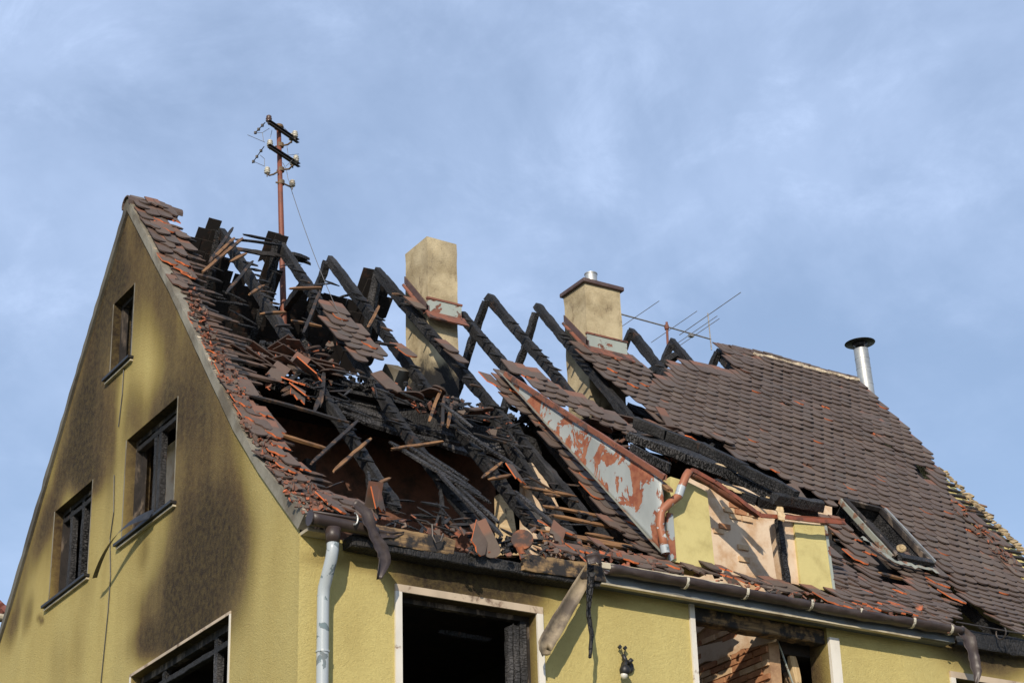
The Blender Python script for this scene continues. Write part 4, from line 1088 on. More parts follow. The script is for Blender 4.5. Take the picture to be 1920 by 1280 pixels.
# dormer roof timbers
dn_ = (C_ - A_).normalized(); DN = V((1, 0, 0)).cross(dn_); DN = -DN if DN.z < 0 else DN
DR = lambda px, py, off=0: hit(px, py, DN, A_ + DN * off)
m = MB(); m.slab([DR(*q, -.16) for q in ((1120, 768), (1210, 790), (1340, 845), (1400, 872), (1370, 880), (1280, 855), (1180, 820))], DN, .04, 0)
m.build('dormer_lining', 'char_obj', house)
def dbeam(pts, w_, h_, mat='char', off=0, seed=0, name='dormer_rafter', rough=.009):
    P3 = [DR(x, y, off) for x, y in pts]; b = MB()
    for p, q in zip(P3, P3[1:]): b.beam(p, q, w_, h_, up=DN, rough=rough, seed=seed, bend=.02, taper=(1, 1))
    return b.build(name, mat, house)
dbeam([(1175, 815), (1290, 858), (1380, 893), (1455, 932)], .09, .10, 'char_grey', 0, 1)
dbeam([(1315, 838), (1394, 880), (1490, 930)], .11, .12, 'char', .12, 2)
dbeam([(1180, 838), (1255, 876)], .05, .10, 'char_grey', .02, 3)
dbeam([(1340, 905), (1420, 940), (1530, 962)], .10, .10, 'char', -.06, 4)
dbeam([(1190, 790), (1250, 815), (1330, 845)], .10, .12, 'char', .05, 5)
dbeam([(1450, 935), (1540, 950)], .10, .12, 'char', 0.05, 6)
for k, (a, b_) in enumerate([((1345, 870), (1372, 884)), ((1365, 882), (1412, 902)), ((1392, 893), (1420, 905)), ((1445, 915), (1478, 940)), ((1440, 934), (1468, 938)), ((1352, 907), (1395, 925)), ((1462, 950), (1465, 975))]):
    b = MB(); b.beam(DR(*a, -.03), DR(*b_, -.03), .08, .03, up=DN, rough=.02, step=.03, seed=k); b.build('splintered_board', 'pale_wood', house)
# dormer gutter, sagging
gp = [DPt(*q, DY - .12) for q in ((1293, 884), (1330, 905), (1375, 935), (1422, 963))]
def gutter(pts, r_=.06, name='gutter', mat='gutter', parent=house, sag=0, a0=180, a1=360, n=10, crumple=0.0, roll=0):
    b = MB(); vs = []; L = []
    P3 = []
    for p, q in zip(pts, pts[1:]):
        k = max(1, int((q - p).length / .06)); P3 += [p.lerp(q, i / k) for i in range(k)]
    P3.append(pts[-1])
    for i, p in enumerate(P3):
        d = (P3[min(i + 1, len(P3) - 1)] - P3[max(i - 1, 0)]).normalized(); S = d.cross(V((0, 0, 1))).normalized(); U = S.cross(d)
        cr = crumple * noise.noise(V((i * .35, 2, 3))); rr = r_ * (1 + cr)
        rl = math.radians(roll) + crumple * .6 * noise.noise(V((i * .22, 8, 3)))
        for ro in (rr, rr - .006):
            for k in range(n + 1):
                a = math.radians(a0 + (a1 - a0) * k / n) + rl; vs.append(p + S * ro * math.cos(a) + U * ro * math.sin(a) + (noise.noise_vector(p * 6 + V((k, 0, 0))) * .006 * (1 + crumple * 3)))
    w2 = 2 * (n + 1); f = []
    for i in range(len(P3) - 1):
        for k in range(n):
            a = i * w2 + k; f += [(a, a + 1, a + w2 + 1, a + w2), (a + n + 1, a + n + 1 + w2, a + n + 2 + w2, a + n + 2)]
        for k in (0, n): a = i * w2 + k; f.append((a, a + w2, a + w2 + n + 1, a + n + 1))
    e_ = (len(P3) - 1) * w2
    for k in range(n): f += [(k, k + n + 1, k + n + 2, k + 1), (e_ + k, e_ + k + 1, e_ + k + n + 2, e_ + k + n + 1)]
    b.add(vs, f)
    o = b.build(name, mat, parent, smooth=True)
    # rolled front bead
    bb = MB(); pts2 = []
    for i, p in enumerate(P3):
        pts2.append(vs[i * w2 + 0] if True else p)
    bb.tube(pts2, .010, 6); bb.build('bead', mat, o)
    return o
gutter(gp, .05, 'dormer_gutter', 'rust_sheet', crumple=.25)
m = MB()
q0 = [(1296, 880), (1340, 903), (1385, 935), (1425, 966), (1500, 972), (1585, 980)]
P3 = [DPt(*q, DY - .17) for q in q0]
for p, q in zip(P3, P3[1:]): m.beam(p, q, .02, .045, rough=.008, step=.06, taper=(1, 1))
m.build('eaves_strip', 'copper', house)
m = MB()
P3 = [DPt(*q, DY - .08) for q in ((1422, 962), (1500, 966), (1584, 972))]
for p, q in zip(P3, P3[1:]): m.slab([p, q, q + V((0, .16, .05)), p + V((0, .16, .05))], V((0, -.3, 1)), .02)
m.build('eaves_sheet', 'copper', house)
# rust brown downpipe hanging off the dormer
pp = [(1292, 884, .14), (1286, 893, .14), (1278, 912, .13), (1272, 930, .12), (1255, 943, .10), (1240, 958, .08), (1237, 985, .07), (1243, 1010, .07), (1248, 1036, .07)]
P3 = [DPt(x, y, DY - d) for x, y, d in pp]
m = MB(); m.tube(P3, .044, 14, cap=False); dp = m.build('dormer_downpipe', 'rust_pipe', house, smooth=True)
sm = dp.modifiers.new('t', 'SOLIDIFY'); sm.thickness = .006
m = MB(); m.tube(P3[2:4], .047, 14, cap=False); m.build('pipe_sleeve', 'downpipe', dp, smooth=True)
m = MB(); m.tube([P3[-2].lerp(P3[-1], .45), P3[-1] + (P3[-1] - P3[-2]).normalized() * .005], .047, 14, cap=False); m.build('pipe_sleeve', 'downpipe', dp, smooth=True)
m = MB(); m.slab([DPt(1251, 960, DY - .03), DPt(1262, 962, DY - .03), DPt(1268, 1045, DY - .03), DPt(1256, 1052, DY - .03)], V((0, -1, 0)), .025); m.build('corner_flashing', 'cheek', dormer)
# lead apron along the dormer foot
m = MB(); vs = []
q0 = [(1262, 1056), (1300, 1064), (1340, 1070), (1400, 1082), (1460, 1096), (1520, 1108), (1565, 1116)]
P3 = [DPt(*q, DY - .03) for q in q0]
for p, q in zip(P3, P3[1:]):
    m.slab([p, q, q + V((0, -.09, -.06)), p + V((0, -.09, -.06 + rnd.uniform(-.02, .02)))], V((0, -.5, .85)), .012)
m.build('apron_flashing', 'rust_sheet', house)

# ================================================================== SKYLIGHT
ST = [RP(1583, 938, .10), RP(1651, 955, .10), RP(1745, 1056, .10), RP(1682, 1044, .10)]
Nn = pn(1)
def bar2(mb, p, q, w_, h_): mb.beam(p, q, w_, h_, up=Nn, rough=.003, step=.15, taper=(1, 1))
m = MB(); bar2(m, ST[1], ST[2], .045, .07); bar2(m, ST[0], ST[1], .045, .06)
skl = m.build('skylight', 'window_wood', house)
m = MB(); bar2(m, ST[0], ST[3], .07, .07); m.build('frame_rail', 'window_wood', skl)
m = MB(); bar2(m, ST[0] + V((-.065, 0, -.02)), ST[3] + V((-.075, 0, -.02)), .022, .07); m.build('frame_rail', 'teal_flash', skl)
m = MB(); bar2(m, ST[1] + V((.06, 0, .02)), ST[2] + V((.07, 0, .02)), .02, .06); m.build('frame_flashing', 'steel', skl)
m = MB(); bar2(m, ST[3] + V((.0, -.03, 0)), ST[2] + V((0, -.03, 0)), .10, .05); m.build('bottom_rail', 'char', skl)
dk = [p + Nn * -.02 for p in ST]; ce = sum(ST, V()) / 4
m = MB(); m.slab([p - Nn * .35 for p in ST], Nn, .02); m.build('shaft_board', 'soot', skl)
for a, b_ in ((1, 2), (0, 1)):
    m = MB(); m.slab([ST[a], ST[b_], ST[b_] - Nn * .35, ST[a] - Nn * .35], (ST[b_] - ST[a]).cross(Nn).normalized(), .02); m.build('shaft_board', 'char_obj', skl)
m = MB(); m.beam(ST[0].lerp(ST[1], .55) - Nn * .2, ST[3].lerp(ST[2], .8) - Nn * .18, .14, .14, up=Nn, rough=.02, step=.04); m.build('charred_rafter', 'char_grey', skl)
c = RP(1690, 1028, .10); m = MB(); m.lathe(c, [(.0, .03), (.025, .03), (.028, .022), (.05, .02), (.06, .01), (.06, 0)], axis=V((-.45, -.75, .3)), seg=18)
tag(m.build('round_knob', 'mortar_yellow'), 'small round yellowish disc in the lower corner of the burnt skylight', 'disc')
m = MB(); mt_ = []
for k in range(16):
    t = k / 15; p = RP(1618 + 65 * t, 1006 + 48 * t, .10); mt_.append((p + V((0, 0, rnd.uniform(0, .02))), p + V((-.06 - rnd.uniform(0, .04), -.03, rnd.uniform(-.03, .01)))))
for k in range(12):
    t = k / 11; p = RP(1683 + 72 * t, 1052 + 16 * t, .10); mt_.append((p + V((0, 0, rnd.uniform(0, .02))), p + V((0, -.05, rnd.uniform(-.07, -.03)))))
for (a, b_), (c_, d_) in zip(mt_, mt_[1:]): m.add([a, b_, d_, c_], [(0, 1, 2, 3)])
m.build('torn_apron', 'teal_flash', skl)

# ================================================================== EAVES
GY, GZ = -.27, 8.06
m = MB(); m.box((3.17, -.205, 7.925), (7.80, -.18, 8.06)); m.build('fascia_board', 'fascia', house)
m = MB(); m.box((3.17, -.212, 7.905), (7.30, -.15, 7.922)); m.build('soffit_strip', 'cream', house)
m = MB(); m.box((3.17, -.15, 7.93), (7.80, -.001, 7.95)); m.build('soffit', 'fascia', house)
m = MB(); m.beam(V((.45, -.10, 7.93)), V((3.15, -.10, 7.93)), .19, .12, rough=.01, taper=(1, 1)); m.build('wall_plate', 'char', house)  # charred timber, made larger to deepen the dark eaves shade
m = MB(); m.beam(V((1.0, -.15, 7.93)), V((2.05, -.16, 7.925)), .06, .025, rough=.004); m.build('soffit_strip', 'old_wood', house)
m = MB(); m.beam(V((.62, -.19, 8.015)), V((1.52, -.17, 8.03)), .06, .17, up=V((0, 0, 1)), rough=.008, step=.05, taper=(1, .8)); m.build('fascia_board', 'old_wood', house)
m = MB(); m.beam(V((2.25, -.20, 7.985)), V((3.20, -.20, 8.015)), .05, .17, up=V((0, 0, 1)), rough=.008, step=.05, taper=(.9, 1)); m.build('fascia_board', 'old_wood', house)
m = MB(); m.beam(V((3.1, -.17, 8.11)), V((4.9, -.17, 8.12)), .05, .06, rough=.004, taper=(1, 1)); m.build('eaves_board', 'cream', house)
gutter([V((3.20, GY, GZ)), V((4.5, GY, GZ + .005)), V((5.8, GY, GZ - .01)), V((6.4, GY - .01, GZ - .02)), V((7.1, GY, GZ - .005)), V((7.84, GY, GZ))], .07, crumple=.22, roll=12)
for x in (4.13, 4.88, 5.72, 6.38, 7.12, 7.66):
    m = MB(); pts = [V((x + .012 * (a / 180 - 1), GY + .078 * math.cos(math.radians(a)), GZ + .078 * math.sin(math.radians(a)))) for a in range(170, 331, 16)]
    for p, q in zip(pts, pts[1:]): m.obox((p + q) / 2, q - p, V((1, 0, 0)), (q - p).length * 1.05, .03, .006)
    m.build('gutter_bracket', 'clip', house)
# left stump of gutter and its torn tongue
m = MB(); m.tube([V((-.02, -.25, 8.04)), V((.05, -.25, 8.04)), V((.3, -.25, 8.035)), V((.55, -.25, 8.03)), V((.66, -.26, 8.01))], [.066, .068, .068, .06, .045], 14); gl = m.build('gutter', 'gutter', house, smooth=True)
m = MB(); m.tube([V((-.03, -.25, 8.04)), V((-.018, -.25, 8.04))], .074, 16); m.build('end_cap', 'gutter', gl)
m = MB(); m.tube([V((-.02, -.30, 8.085)), V((.3, -.31, 8.085)), V((.62, -.32, 8.08))], .014, 8); m.build('bead', 'gutter', gl, smooth=True)
def ribbon(name, pts, widths, mat, parent, W, twist=None, th=.006, n=5, cup=.02, wob=.35, **kw):
    """crumpled strip through pts; W = width direction"""
    b = MB(); P3 = []; ws = []
    for i in range(len(pts) - 1):
        for k in range(5): P3.append(V(pts[i]).lerp(V(pts[i + 1]), k / 5)); ws.append(widths[i] + (widths[i + 1] - widths[i]) * k / 5)
    P3.append(V(pts[-1])); ws.append(widths[-1]); vs = []
    for i, (p, w_) in enumerate(zip(P3, ws)):
        d = (P3[min(i + 1, len(P3) - 1)] - P3[max(i - 1, 0)]).normalized(); S = (W - d * W.dot(d)).normalized(); Nn_ = S.cross(d)
        tw = (twist or 0) * i / len(P3) + wob * noise.noise(V((i * .4, 1, 1))); S2 = S * math.cos(tw) + Nn_ * math.sin(tw); N2 = d.cross(S2)
        for k in range(n + 1):
            u = k / n - .5; vs.append(p + S2 * u * w_ + N2 * (cup * (4 * u * u) + .008 * noise.noise(V((i * .7, k * .9, 3)))) + d * (.02 * noise.noise(V((k * 1.7, i, 0))) if i == len(P3) - 1 else 0))
    f = [(i * (n + 1) + k, i * (n + 1) + k + 1, (i + 1) * (n + 1) + k + 1, (i + 1) * (n + 1) + k) for i in range(len(P3) - 1) for k in range(n)]
    b.add(vs, f); o = b.build(name, mat, parent, smooth=True, **kw)
    s_ = o.modifiers.new('t', 'SOLIDIFY'); s_.thickness = th
    return o
ribbon('torn_gutter', [FP(660, 945, -.32), FP(683, 965, -.33), FP(696, 1005, -.32), FP(712, 1030, -.31), FP(717, 1050, -.30), FP(707, 1085, -.30)], [.10, .15, .13, .16, .15, .05], 'gutter', house, V((1, .2, .2)), cup=.035)
ribbon('torn_gutter', [FP(668, 990, -.22), FP(700, 1000, -.22), FP(735, 1004, -.21), FP(755, 999, -.2)], [.12, .10, .06, .02], 'gutter', house, V((0, 0, 1)))
m = MB(); pts = [FP(665 + 6 * math.cos(a), 972 + 11 * math.sin(a), -.33) for a in [k * .5 - 1.6 for k in range(8)]]
m.tube(pts, .009, 6); m.build('gutter_bracket', 'steel', house)
m = MB(); pts = [FP(810, 982, -.25), FP(811, 1005, -.26), FP(817, 1017, -.27), FP(826, 1014, -.27), FP(831, 1000, -.27)]
m.tube(pts, .009, 6); m.build('gutter_bracket', 'dark_steel', house)
m = MB(); pts = [FP(780, 973, -.2), FP(800, 977, -.22), FP(811, 985, -.25)]; m.tube(pts, .008, 6); m.build('bracket_arm', 'dark_steel', house)
# downpipe
m = MB(); m.tube([V((.21, -.25, 7.98)), V((.21, -.25, 7.84))], [.075, .062], 16); dsock = m.build('pipe_socket', 'gutter', house, smooth=True)
pts = [V((.21, -.25, 7.87)), V((.21, -.25, 7.78)), V((.205, -.235, 7.70)), V((.20, -.16, 7.55)), V((.195, -.115, 7.46)), V((.195, -.10, 7.36)), V((.195, -.10, 5)), V((.195, -.10, .1))]
m = MB(); m.tube(pts, .056, 18); dp2 = m.build('downpipe', 'downpipe', house, smooth=True)
for z in (7.38, 6.86, 4.6, 2.6):
    m = MB(); m.tube([V((.195, -.10, z)), V((.195, -.10, z + (.018 if z != 7.38 else .006)))], .063 if z != 7.38 else .0585, 18); m.build('pipe_joint', 'downpipe', dp2)
# right hand end of the gutter hanging down, burnt eaves beyond it
ribbon('torn_gutter', [V((7.80, -.27, 8.05)), V((7.90, -.30, 7.95)), V((7.93, -.30, 7.75)), V((7.95, -.30, 7.6)), V((7.93, -.30, 7.45))], [.12, .17, .15, .13, .03], 'gutter', house, V((1, -.2, 0)), cup=.04)
m = MB(); m.beam(V((7.9, -.10, 8.03)), V((10.9, -.10, 8.05)), .08, .20, rough=.012, step=.06, taper=(1, 1)); m.build('fascia_board', 'char', house)
m = MB(); m.tube([V((7.86, -.2, 8.17)), V((8.6, -.22, 8.16)), V((9.3, -.2, 8.18)), V((10.5, -.2, 8.17))], .009, 6); m.build('gutter_wire', 'dark_steel', house)
for x in (8.45, 9.05, 9.7):
    m = MB(); m.tube([V((x, GY + .075 * math.cos(math.radians(a)), GZ + .05 + .075 * math.sin(math.radians(a)))) for a in range(150, 391, 20)], .009, 6); m.build('gutter_bracket', 'dark_steel', house)
# pieces hanging in front of the street wall
ribbon('hanging_channel', [FP(1104, 1068, -.20), FP(1075, 1115, -.22), FP(1045, 1165, -.22), FP(1018, 1212, -.22), FP(1020, 1228, -.2)], [.13, .15, .17, .17, .10], 'channel', None, V((1, 0, .5)), cup=.035, wob=.08,
       label='scorched cream channel of gutter hanging slantwise beside the black street window', category='gutter piece')
ribbon('hanging_strip', [FP(1104, 1058, -.24), FP(1102, 1100, -.25), FP(1099, 1150, -.25), FP(1105, 1190, -.25), FP(1103, 1232, -.25)], [.08, .09, .07, .10, .03], 'char_grey', None, V((1, 0, .1)), twist=1.0, cup=.03,
       label='black shredded strip hanging straight down from the gutter end', category='torn strip')
ribbon('wrapped_sheet', [FP(1100, 1050, -.3), FP(1118, 1046, -.34), FP(1124, 1060, -.32)], [.1, .12, .05], 'gutter', house, V((0, 0, 1)), cup=.02)

# ================================================================== CROSS WALL behind the missing street window
WX = 5.62
m = MB(); m.box((WX, .30, 5.1), (WX + .14, 2.19, 8.3)); cw = m.build('cross_wall', 'joint', house)
XP = lambda px, py: GP(px, py, WX)
PL = [[(1297, 1150), (1340, 1158), (1372, 1158), (1360, 1170), (1330, 1172), (1306, 1192)],
      [(1306, 1214), (1340, 1206), (1380, 1196), (1392, 1184), (1400, 1170), (1440, 1172), (1462, 1186), (1455, 1202), (1412, 1214), (1395, 1216), (1384, 1224), (1345, 1238), (1325, 1240), (1308, 1250)]]
for q in PL:
    b = MB(); b.slab([XP(*p) + V((-.028, 0, 0)) for p in q], V((-1, 0, 0)), .027); b.build('plaster_patch', 'plaster', cw)
def cmask(q): return 1290 < q[0] < 1600 and 1130 < q[1] < 1300 and not any(inside(q, a) for a in PL)
bricks(cw, V((WX, .42, 6.7)), V((0, 1, 0)), V((0, 0, 1)), V((-1, 0, 0)), 20, 8, cmask, ['brick', 'brick', 'brick_pale'], proud=.006)
m = MB(); m.beam(V((4.43, .12, 7.86)), V((6.2, .12, 7.84)), .16, .15, rough=.012, taper=(1, 1)); m.build('lintel_beam', 'old_wood', house)
m = MB(); m.beam(V((5.9, .5, 7.7)), V((6.35, .35, 6.5)), .09, .09, rough=.006); m.build('leaning_post', 'old_wood', house)
m = MB(); m.beam(FP(1482, 1225, .35), FP(1497, 1290, .35), .09, .07, rough=.005, up=V((0, 1, 0))); m.build('leaning_post', 'pale_wood', house)
m = MB(); m.beam(FP(1458, 1200, .3), FP(1490, 1290, .3), .015, .015, rough=.001, up=V((0, 1, 0))); m.build('electrical_conduit', 'zinc', house)
m = MB(); m.beam(FP(1548, 1220, .18), FP(1565, 1290, .18), .10, .08, rough=.01, up=V((0, 1, 0))); m.build('window_jamb', 'pale_wood', house)

# ================================================================== LOOSE PIECES
def loose_batten(a, b_, off=.07, s1=.05, s2=.03, mat='batten', lab=None, d2=0, mapf=RP, grp='loose scorched battens'):
    p, q = mapf(*a, off), mapf(*b_, off + d2)
    o = batten(p, q, s1, s2, mat, 'loose_batten', None, seed=a[0] * .1, taper=.6)
    tag(o, lab or 'scorched batten piece fallen with the slumped tiles beside the gable verge', 'batten', grp if not lab else None)
    return o
LBT = [((671, 788), (584, 869), 'left of the two parallel loose battens over the dark attic opening'), ((696, 822), (626, 883), 'right of the two parallel loose battens over the dark attic opening'),
       ((518, 811), (621, 844), 'brown batten sticking out from the broken verge tiles into the opening'), ((474, 742), (656, 792), 'longest brown batten reaching from the verge tiles to the second rafter'),
       ((734, 842), (831, 828), 'brown batten lying nearly level across the third charred rafter'), ((827, 731), (804, 791), 'thick scorched batten end standing upright on the purlin, left of its pair'),
       ((833, 742), (829, 799), 'scorched batten end standing upright on the purlin, middle of three'), ((846, 755), (839, 800), 'short scorched batten end standing on the purlin, right of three'), ((702, 911), (731, 897), 'short brown batten stub on the lowest part of the first rafter'),
       ((437, 427), (392, 493), 'brown batten leaning steeply at the left end of the ridge, uppermost of its bundle'), ((455, 446), (380, 511), 'longest brown batten leaning at the left end of the ridge'), ((439, 446), (401, 484), 'short batten in the middle of the leaning bundle by the ridge'),
       ((474, 490), (425, 549), 'scorched batten crossing the first rafter below the ridge'), ((462, 475), (432, 491), 'short batten stub on the first rafter just below its top'),
       ((544, 541), (602, 539), 'charred batten lying level on the brace beside the rusty mast'), ((600, 545), (568, 625), 'brown batten leaning from the second rafter down to the broken tiles'), ((488, 590), (534, 586), 'brown batten lying level on the first rafter at mid height'),
       ((548, 601), (603, 611), 'thin batten reaching to the left edge of the hanging tile patch'), ((516, 610), (545, 610), 'short pale batten end beside the first rafter'), ((495, 535), (467, 553), 'thick short batten crossing the first rafter above the dark hollow'),
       ((711, 574), (689, 614), 'brown batten leaning on the third rafter right of the hanging tile patch'), ((702, 642), (744, 649), 'thin charred lath reaching to a single tile on the third rafter'),
       ((903, 896), (940, 867), 'brown batten leaning up beside a broken orange tile'), ((915, 899), (960, 888), 'lower brown batten beside the broken orange tile'), ((612, 914), (643, 903), 'thin grey rod poking up over the eaves opening')]
for k, (a, b_, lab) in enumerate(LBT):
    loose_batten(a, b_, lab=lab, mat='batten_fresh' if k % 3 else 'batten', off=.09, s1=.036 if k != 24 else .012, s2=.032 if k != 24 else .012)
for a, b_ in [((457, 441), (510, 451)), ((439, 449), (527, 460))]:
    p, q = RP(*a, .05), RP(*b_, .05)
    o = batten(p, q, .03, .03, 'char', 'ridge_lath', house)
for k, (a, b_, lab) in enumerate([((731, 828), (918, 942), 'lowest of the long charred laths fanned over the third rafter'), ((765, 836), (899, 924), 'middle of the long charred laths fanned over the third rafter'), ((793, 846), (877, 900), 'topmost and shortest of the charred laths fanned over the third rafter'),
                              ((856, 908), (934, 980), 'charred lath slanting down to the eaves by the pale post'), ((821, 886), (940, 1002), 'long pale edged lath slanting to the eaves left of the pale post'),
                              ((965, 920), (1040, 985), 'blistered charred lath slanting below the broken orange tile'), ((858, 806), (958, 868), 'charred lath slanting right from the purlin'), ((880, 815), (975, 880), 'second charred lath slanting right from the purlin'), ((826, 755), (885, 800), 'charred lath lying on the end of the purlin')]):
    loose_batten(a, b_, lab=lab, mat='char_grey', off=.07 + .02 * (k % 3), s1=.06, s2=.03)
    m_ = MB(); m_.beam(RP(*a, .045 + .02 * (k % 3)), RP(*b_, .045 + .02 * (k % 3)), .03, .012, rough=.002); m_.build('lath_edge', 'batten_fresh', bpy.data.objects[-1] if False else None, label=lab.replace('charred', 'pale').replace('lath', 'splinter under the lath'), category='splinter')
m = MB(); m.beam(RP(826, 918, -.05), RP(833, 992, -.15), .035, .035, up=V((1, 0, 0)), rough=.012, step=.02)
tag(m.build('hanging_splinter', 'char_grey'), 'blistered charcoal splinter hanging upright beside the third rafter foot', 'splinter')
m = MB(); m.beam(RP(690, 888, .02), RP(691, 915, -.02), .06, .03, up=V((1, 0, 0)), rough=.012, step=.02)
tag(m.build('charred_chip', 'char_grey'), 'grey flake of charcoal stuck to the first rafter near the opening', 'splinter')

def ltile(px, py, yaw=0, tilt=-.1, roll=0, off=.06, kind=0, lab=None, grp='loose roof tiles', under=False, sc=1.0, mapf=RP):
    p = mapf(px, py, off)
    mt = tmatrix(V((0, 0, 0)), SEG[0][3], SEG[0][4], yaw, tilt + (math.pi if under else 0), roll)
    c = mt @ V((0, TL * .4, 0)); mt.translation = p - c
    o = bpy.data.objects.new('loose_tile', TME[kind]); o.matrix_world = mt; col.objects.link(o)
    tag(o, lab or 'brown roof tile lying loose among others in the burnt roof debris', 'roof tile', None if lab else grp)
    return o
def htile(px, py, az, pitch=0.0, roll=0.0, off=-.03, kind=0, lab='', grp=''):
    p = RP(px, py, off)
    m4 = (Matrix.Rotation(az, 3, 'Z') @ Matrix.Rotation(pitch, 3, 'X') @ Matrix.Rotation(roll, 3, 'Y')).to_4x4()
    m4.translation = p - (m4 @ V((0, TL * .4, 0)))
    o = bpy.data.objects.new('loose_tile', TME[kind]); o.matrix_world = m4; col.objects.link(o)
    return tag(o, lab, 'roof tile', grp)
LT = [(762, 660, .25, -.1, 0, 0, 'single intact tile hanging on the third rafter left of the chimney shaft'), (842, 652, .15, -.1, 0, 0, 'upper of two tiles hanging on the fourth rafter below the chimney'), (860, 672, .15, -.1, 0, 0, 'lower of two tiles hanging on the fourth rafter below the chimney'),
      (782, 572, .1, -.1, 0, 0, 'rounded tile caught between the fourth rafter and the left chimney flashing'), (1093, 655, .1, -.1, 0, 0, 'rounded orange topped tile lying left of the right chimney flashing'),
      (1296, 838, .6, .35, .2, 0, 'ribbed brown and orange tile standing tilted over the dormer debris'), (1312, 834, 1.5, .3, .4, 2, 'small broken tile piece right of the tilted ribbed tile'), (1500, 934, .3, .25, -.2, 0, 'grey rounded tile resting at the end of the charred dormer rafter'),
      (915, 1018, .5, .5, -.6, 0, 'grey rounded tile leaning on the eaves beside the shattered orange one'), (898, 1016, -.4, .4, .3, 1, 'broken grey tile leaning left at the eaves below the third rafter'),
      (575, 745, .9, .2, .5, 2, 'orange edged broken tile on the end of the slumped batten'), (583, 700, 1.0, .3, .8, 1, 'orange edged tile tipped on the slumped battens'), (568, 722, .7, -.2, .3, 2, 'broken tile with orange rim below the tipped one'), (557, 748, -.3, .1, .2, 2, 'small orange rimmed tile stub above the long batten'),
      (730, 722, .5, .1, -.2, 1, 'orange broken tile at the fallen render left of the chimney foot'), (640, 608, .3, -.1, 0, 0, 'uppermost tile of the patch hanging on the second rafter'),
      (975, 902, .4, .3, .3, 2, 'broken orange tile perched on the fourth rafter foot'), (1150, 985, .2, -.1, .1, 1, 'orange backed tile slipped below the metal cheek'), (1050, 992, .7, -.1, .1, 1, 'pinkish scraped tile on the lowest battens'), (1040, 1012, -.5, .3, .4, 2, 'shattered tile standing beside the round rusty tin'),
      (712, 955, .5, .8, .2, 2, 'broken brownish red tile at the foot of the first rafter'), (697, 948, .1, 1.1, .1, 0, 'dark rounded tile standing on edge behind the eaves board'), (626, 948, .2, -.1, .2, 1, 'tile with bright orange broken edge over the left gutter'),
      (352, 462, .2, -.1, 0, 0, 'tile curling off the ridge end of the verge strip'), (338, 440, .3, -.15, 0, 0, 'upper tile slipping off the verge strip near the gable top'), (1135, 1030, .2, -.1, .2, 2, 'pale scraped tile stub above the gutter')]
for x, y, ya, ti, ro, kd, lab in LT: ltile(x, y, ya, ti, ro, lab=lab, kind=kd)
# slump of tiles in the hollow by the verge
SL = [(462, 668, .2), (472, 676, .1), (484, 668, .0), (492, 680, -.1), (503, 668, .0), (512, 678, .1), (522, 668, .15), (533, 676, .2), (541, 664, .35), (550, 670, .4), (556, 656, .5), (563, 661, .6), (528, 690, .1), (548, 690, .3), (500, 690, .1),
      (603, 668, -.3), (612, 684, -.2), (622, 692, -.2), (598, 690, -.1), (612, 700, -.2), (588, 655, -.5), (628, 705, -.1)]
for x, y, az in SL:
    htile(x, y, az + rnd.uniform(-.2, .2) + rnd.choice([0, 1.5]), rnd.uniform(.1, .55), rnd.uniform(-.3, .3), lab='brown rounded tile slumped in the heap in the hollow beside the gable verge', grp='tiles slumped by the gable verge')
for x, y, sh in [(556, 684, 'curved grey brown tile lying face up at the front of the slumped heap'), (518, 702, 'flat brown tile lying lowest in the slumped heap beside the verge')]:
    ltile(x, y, -.6, .15, .1, off=.02, lab=sh)
# battens slumped with them
for a, b_ in [((530, 722), (578, 686)), ((528, 735), (575, 710)), ((530, 742), (572, 722)), ((600, 742), (590, 770)), ((608, 700), (600, 760))]: loose_batten(a, b_, off=.0, lab=None)
# heap by the dormer ridge
for x, y in [(1150, 805), (1170, 812), (1208, 815), (1222, 818), (1236, 812), (1250, 814), (1262, 808), (1240, 800), (1110, 790), (1098, 782), (1128, 800), (806, 738), (822, 736), (770, 742), (890, 768), (902, 772), (1188, 792), (1176, 800)]:
    htile(x, y, rnd.uniform(-.6, .8), rnd.uniform(-.1, .6), rnd.uniform(-.5, .5), off=.02, lab='brown tile lying tipped among charred timber above the dormer or on the purlin', grp='tiles tipped in the charred debris')
for x, y, ya, ti, kd, sh in [(1252, 790, .2, .25, 0, 'dark tile leaning back at the top of the debris heap below the intact tiles'), (1340, 818, .3, -.12, 0, 'left of two flat tiles slipped from the lower edge of the intact roof'), (1358, 824, .3, -.12, 0, 'right of two flat tiles slipped from the lower edge of the intact roof')]:
    ltile(x, y, ya, ti, .1, kind=kd, lab=sh)
# shards: broken terracotta bits scattered over the lower roof
mb = MB()
def shard(p, s_, n):
    X = n.orthogonal().normalized(); q = Quaternion(n, rnd.random() * 6); X = q @ X; Y = n.cross(X)
    k = rnd.randint(3, 5); pts = [p + (X * math.cos(6.283 * i / k) * rnd.uniform(.6, 1.2) + Y * math.sin(6.283 * i / k) * rnd.uniform(.6, 1.2)) * s_ for i in range(k)]
    mb.slab(pts, n, .014, rnd.choice([0, 0, 1]), 1)
def scatter(poly, n, off=(.0, .06), s_=(.02, .06)):
    xs = [p[0] for p in poly]; ys = [p[1] for p in poly]; k = 0
    while k < n:
        q = (rnd.uniform(min(xs), max(xs)), rnd.uniform(min(ys), max(ys)))
        if inside(q, poly):
            shard(RP(*q, rnd.uniform(*off)), rnd.uniform(*s_), (SEG[0][4] + noise.random_unit_vector() * .8).normalized()); k += 1
scatter([(860, 1010), (1110, 1040), (1560, 1115), (1780, 1170), (1780, 1185), (1300, 1088), (1100, 1052), (860, 1032)], 150, s_=(.012, .045))
scatter(TSTRIP[3:], 420, (.04, .10), (.012, .038))
scatter([(600, 930), (900, 1000), (900, 1015), (600, 955)], 35)
scatter([(1000, 990), (1240, 1045), (1240, 1065), (1000, 1040)], 60)
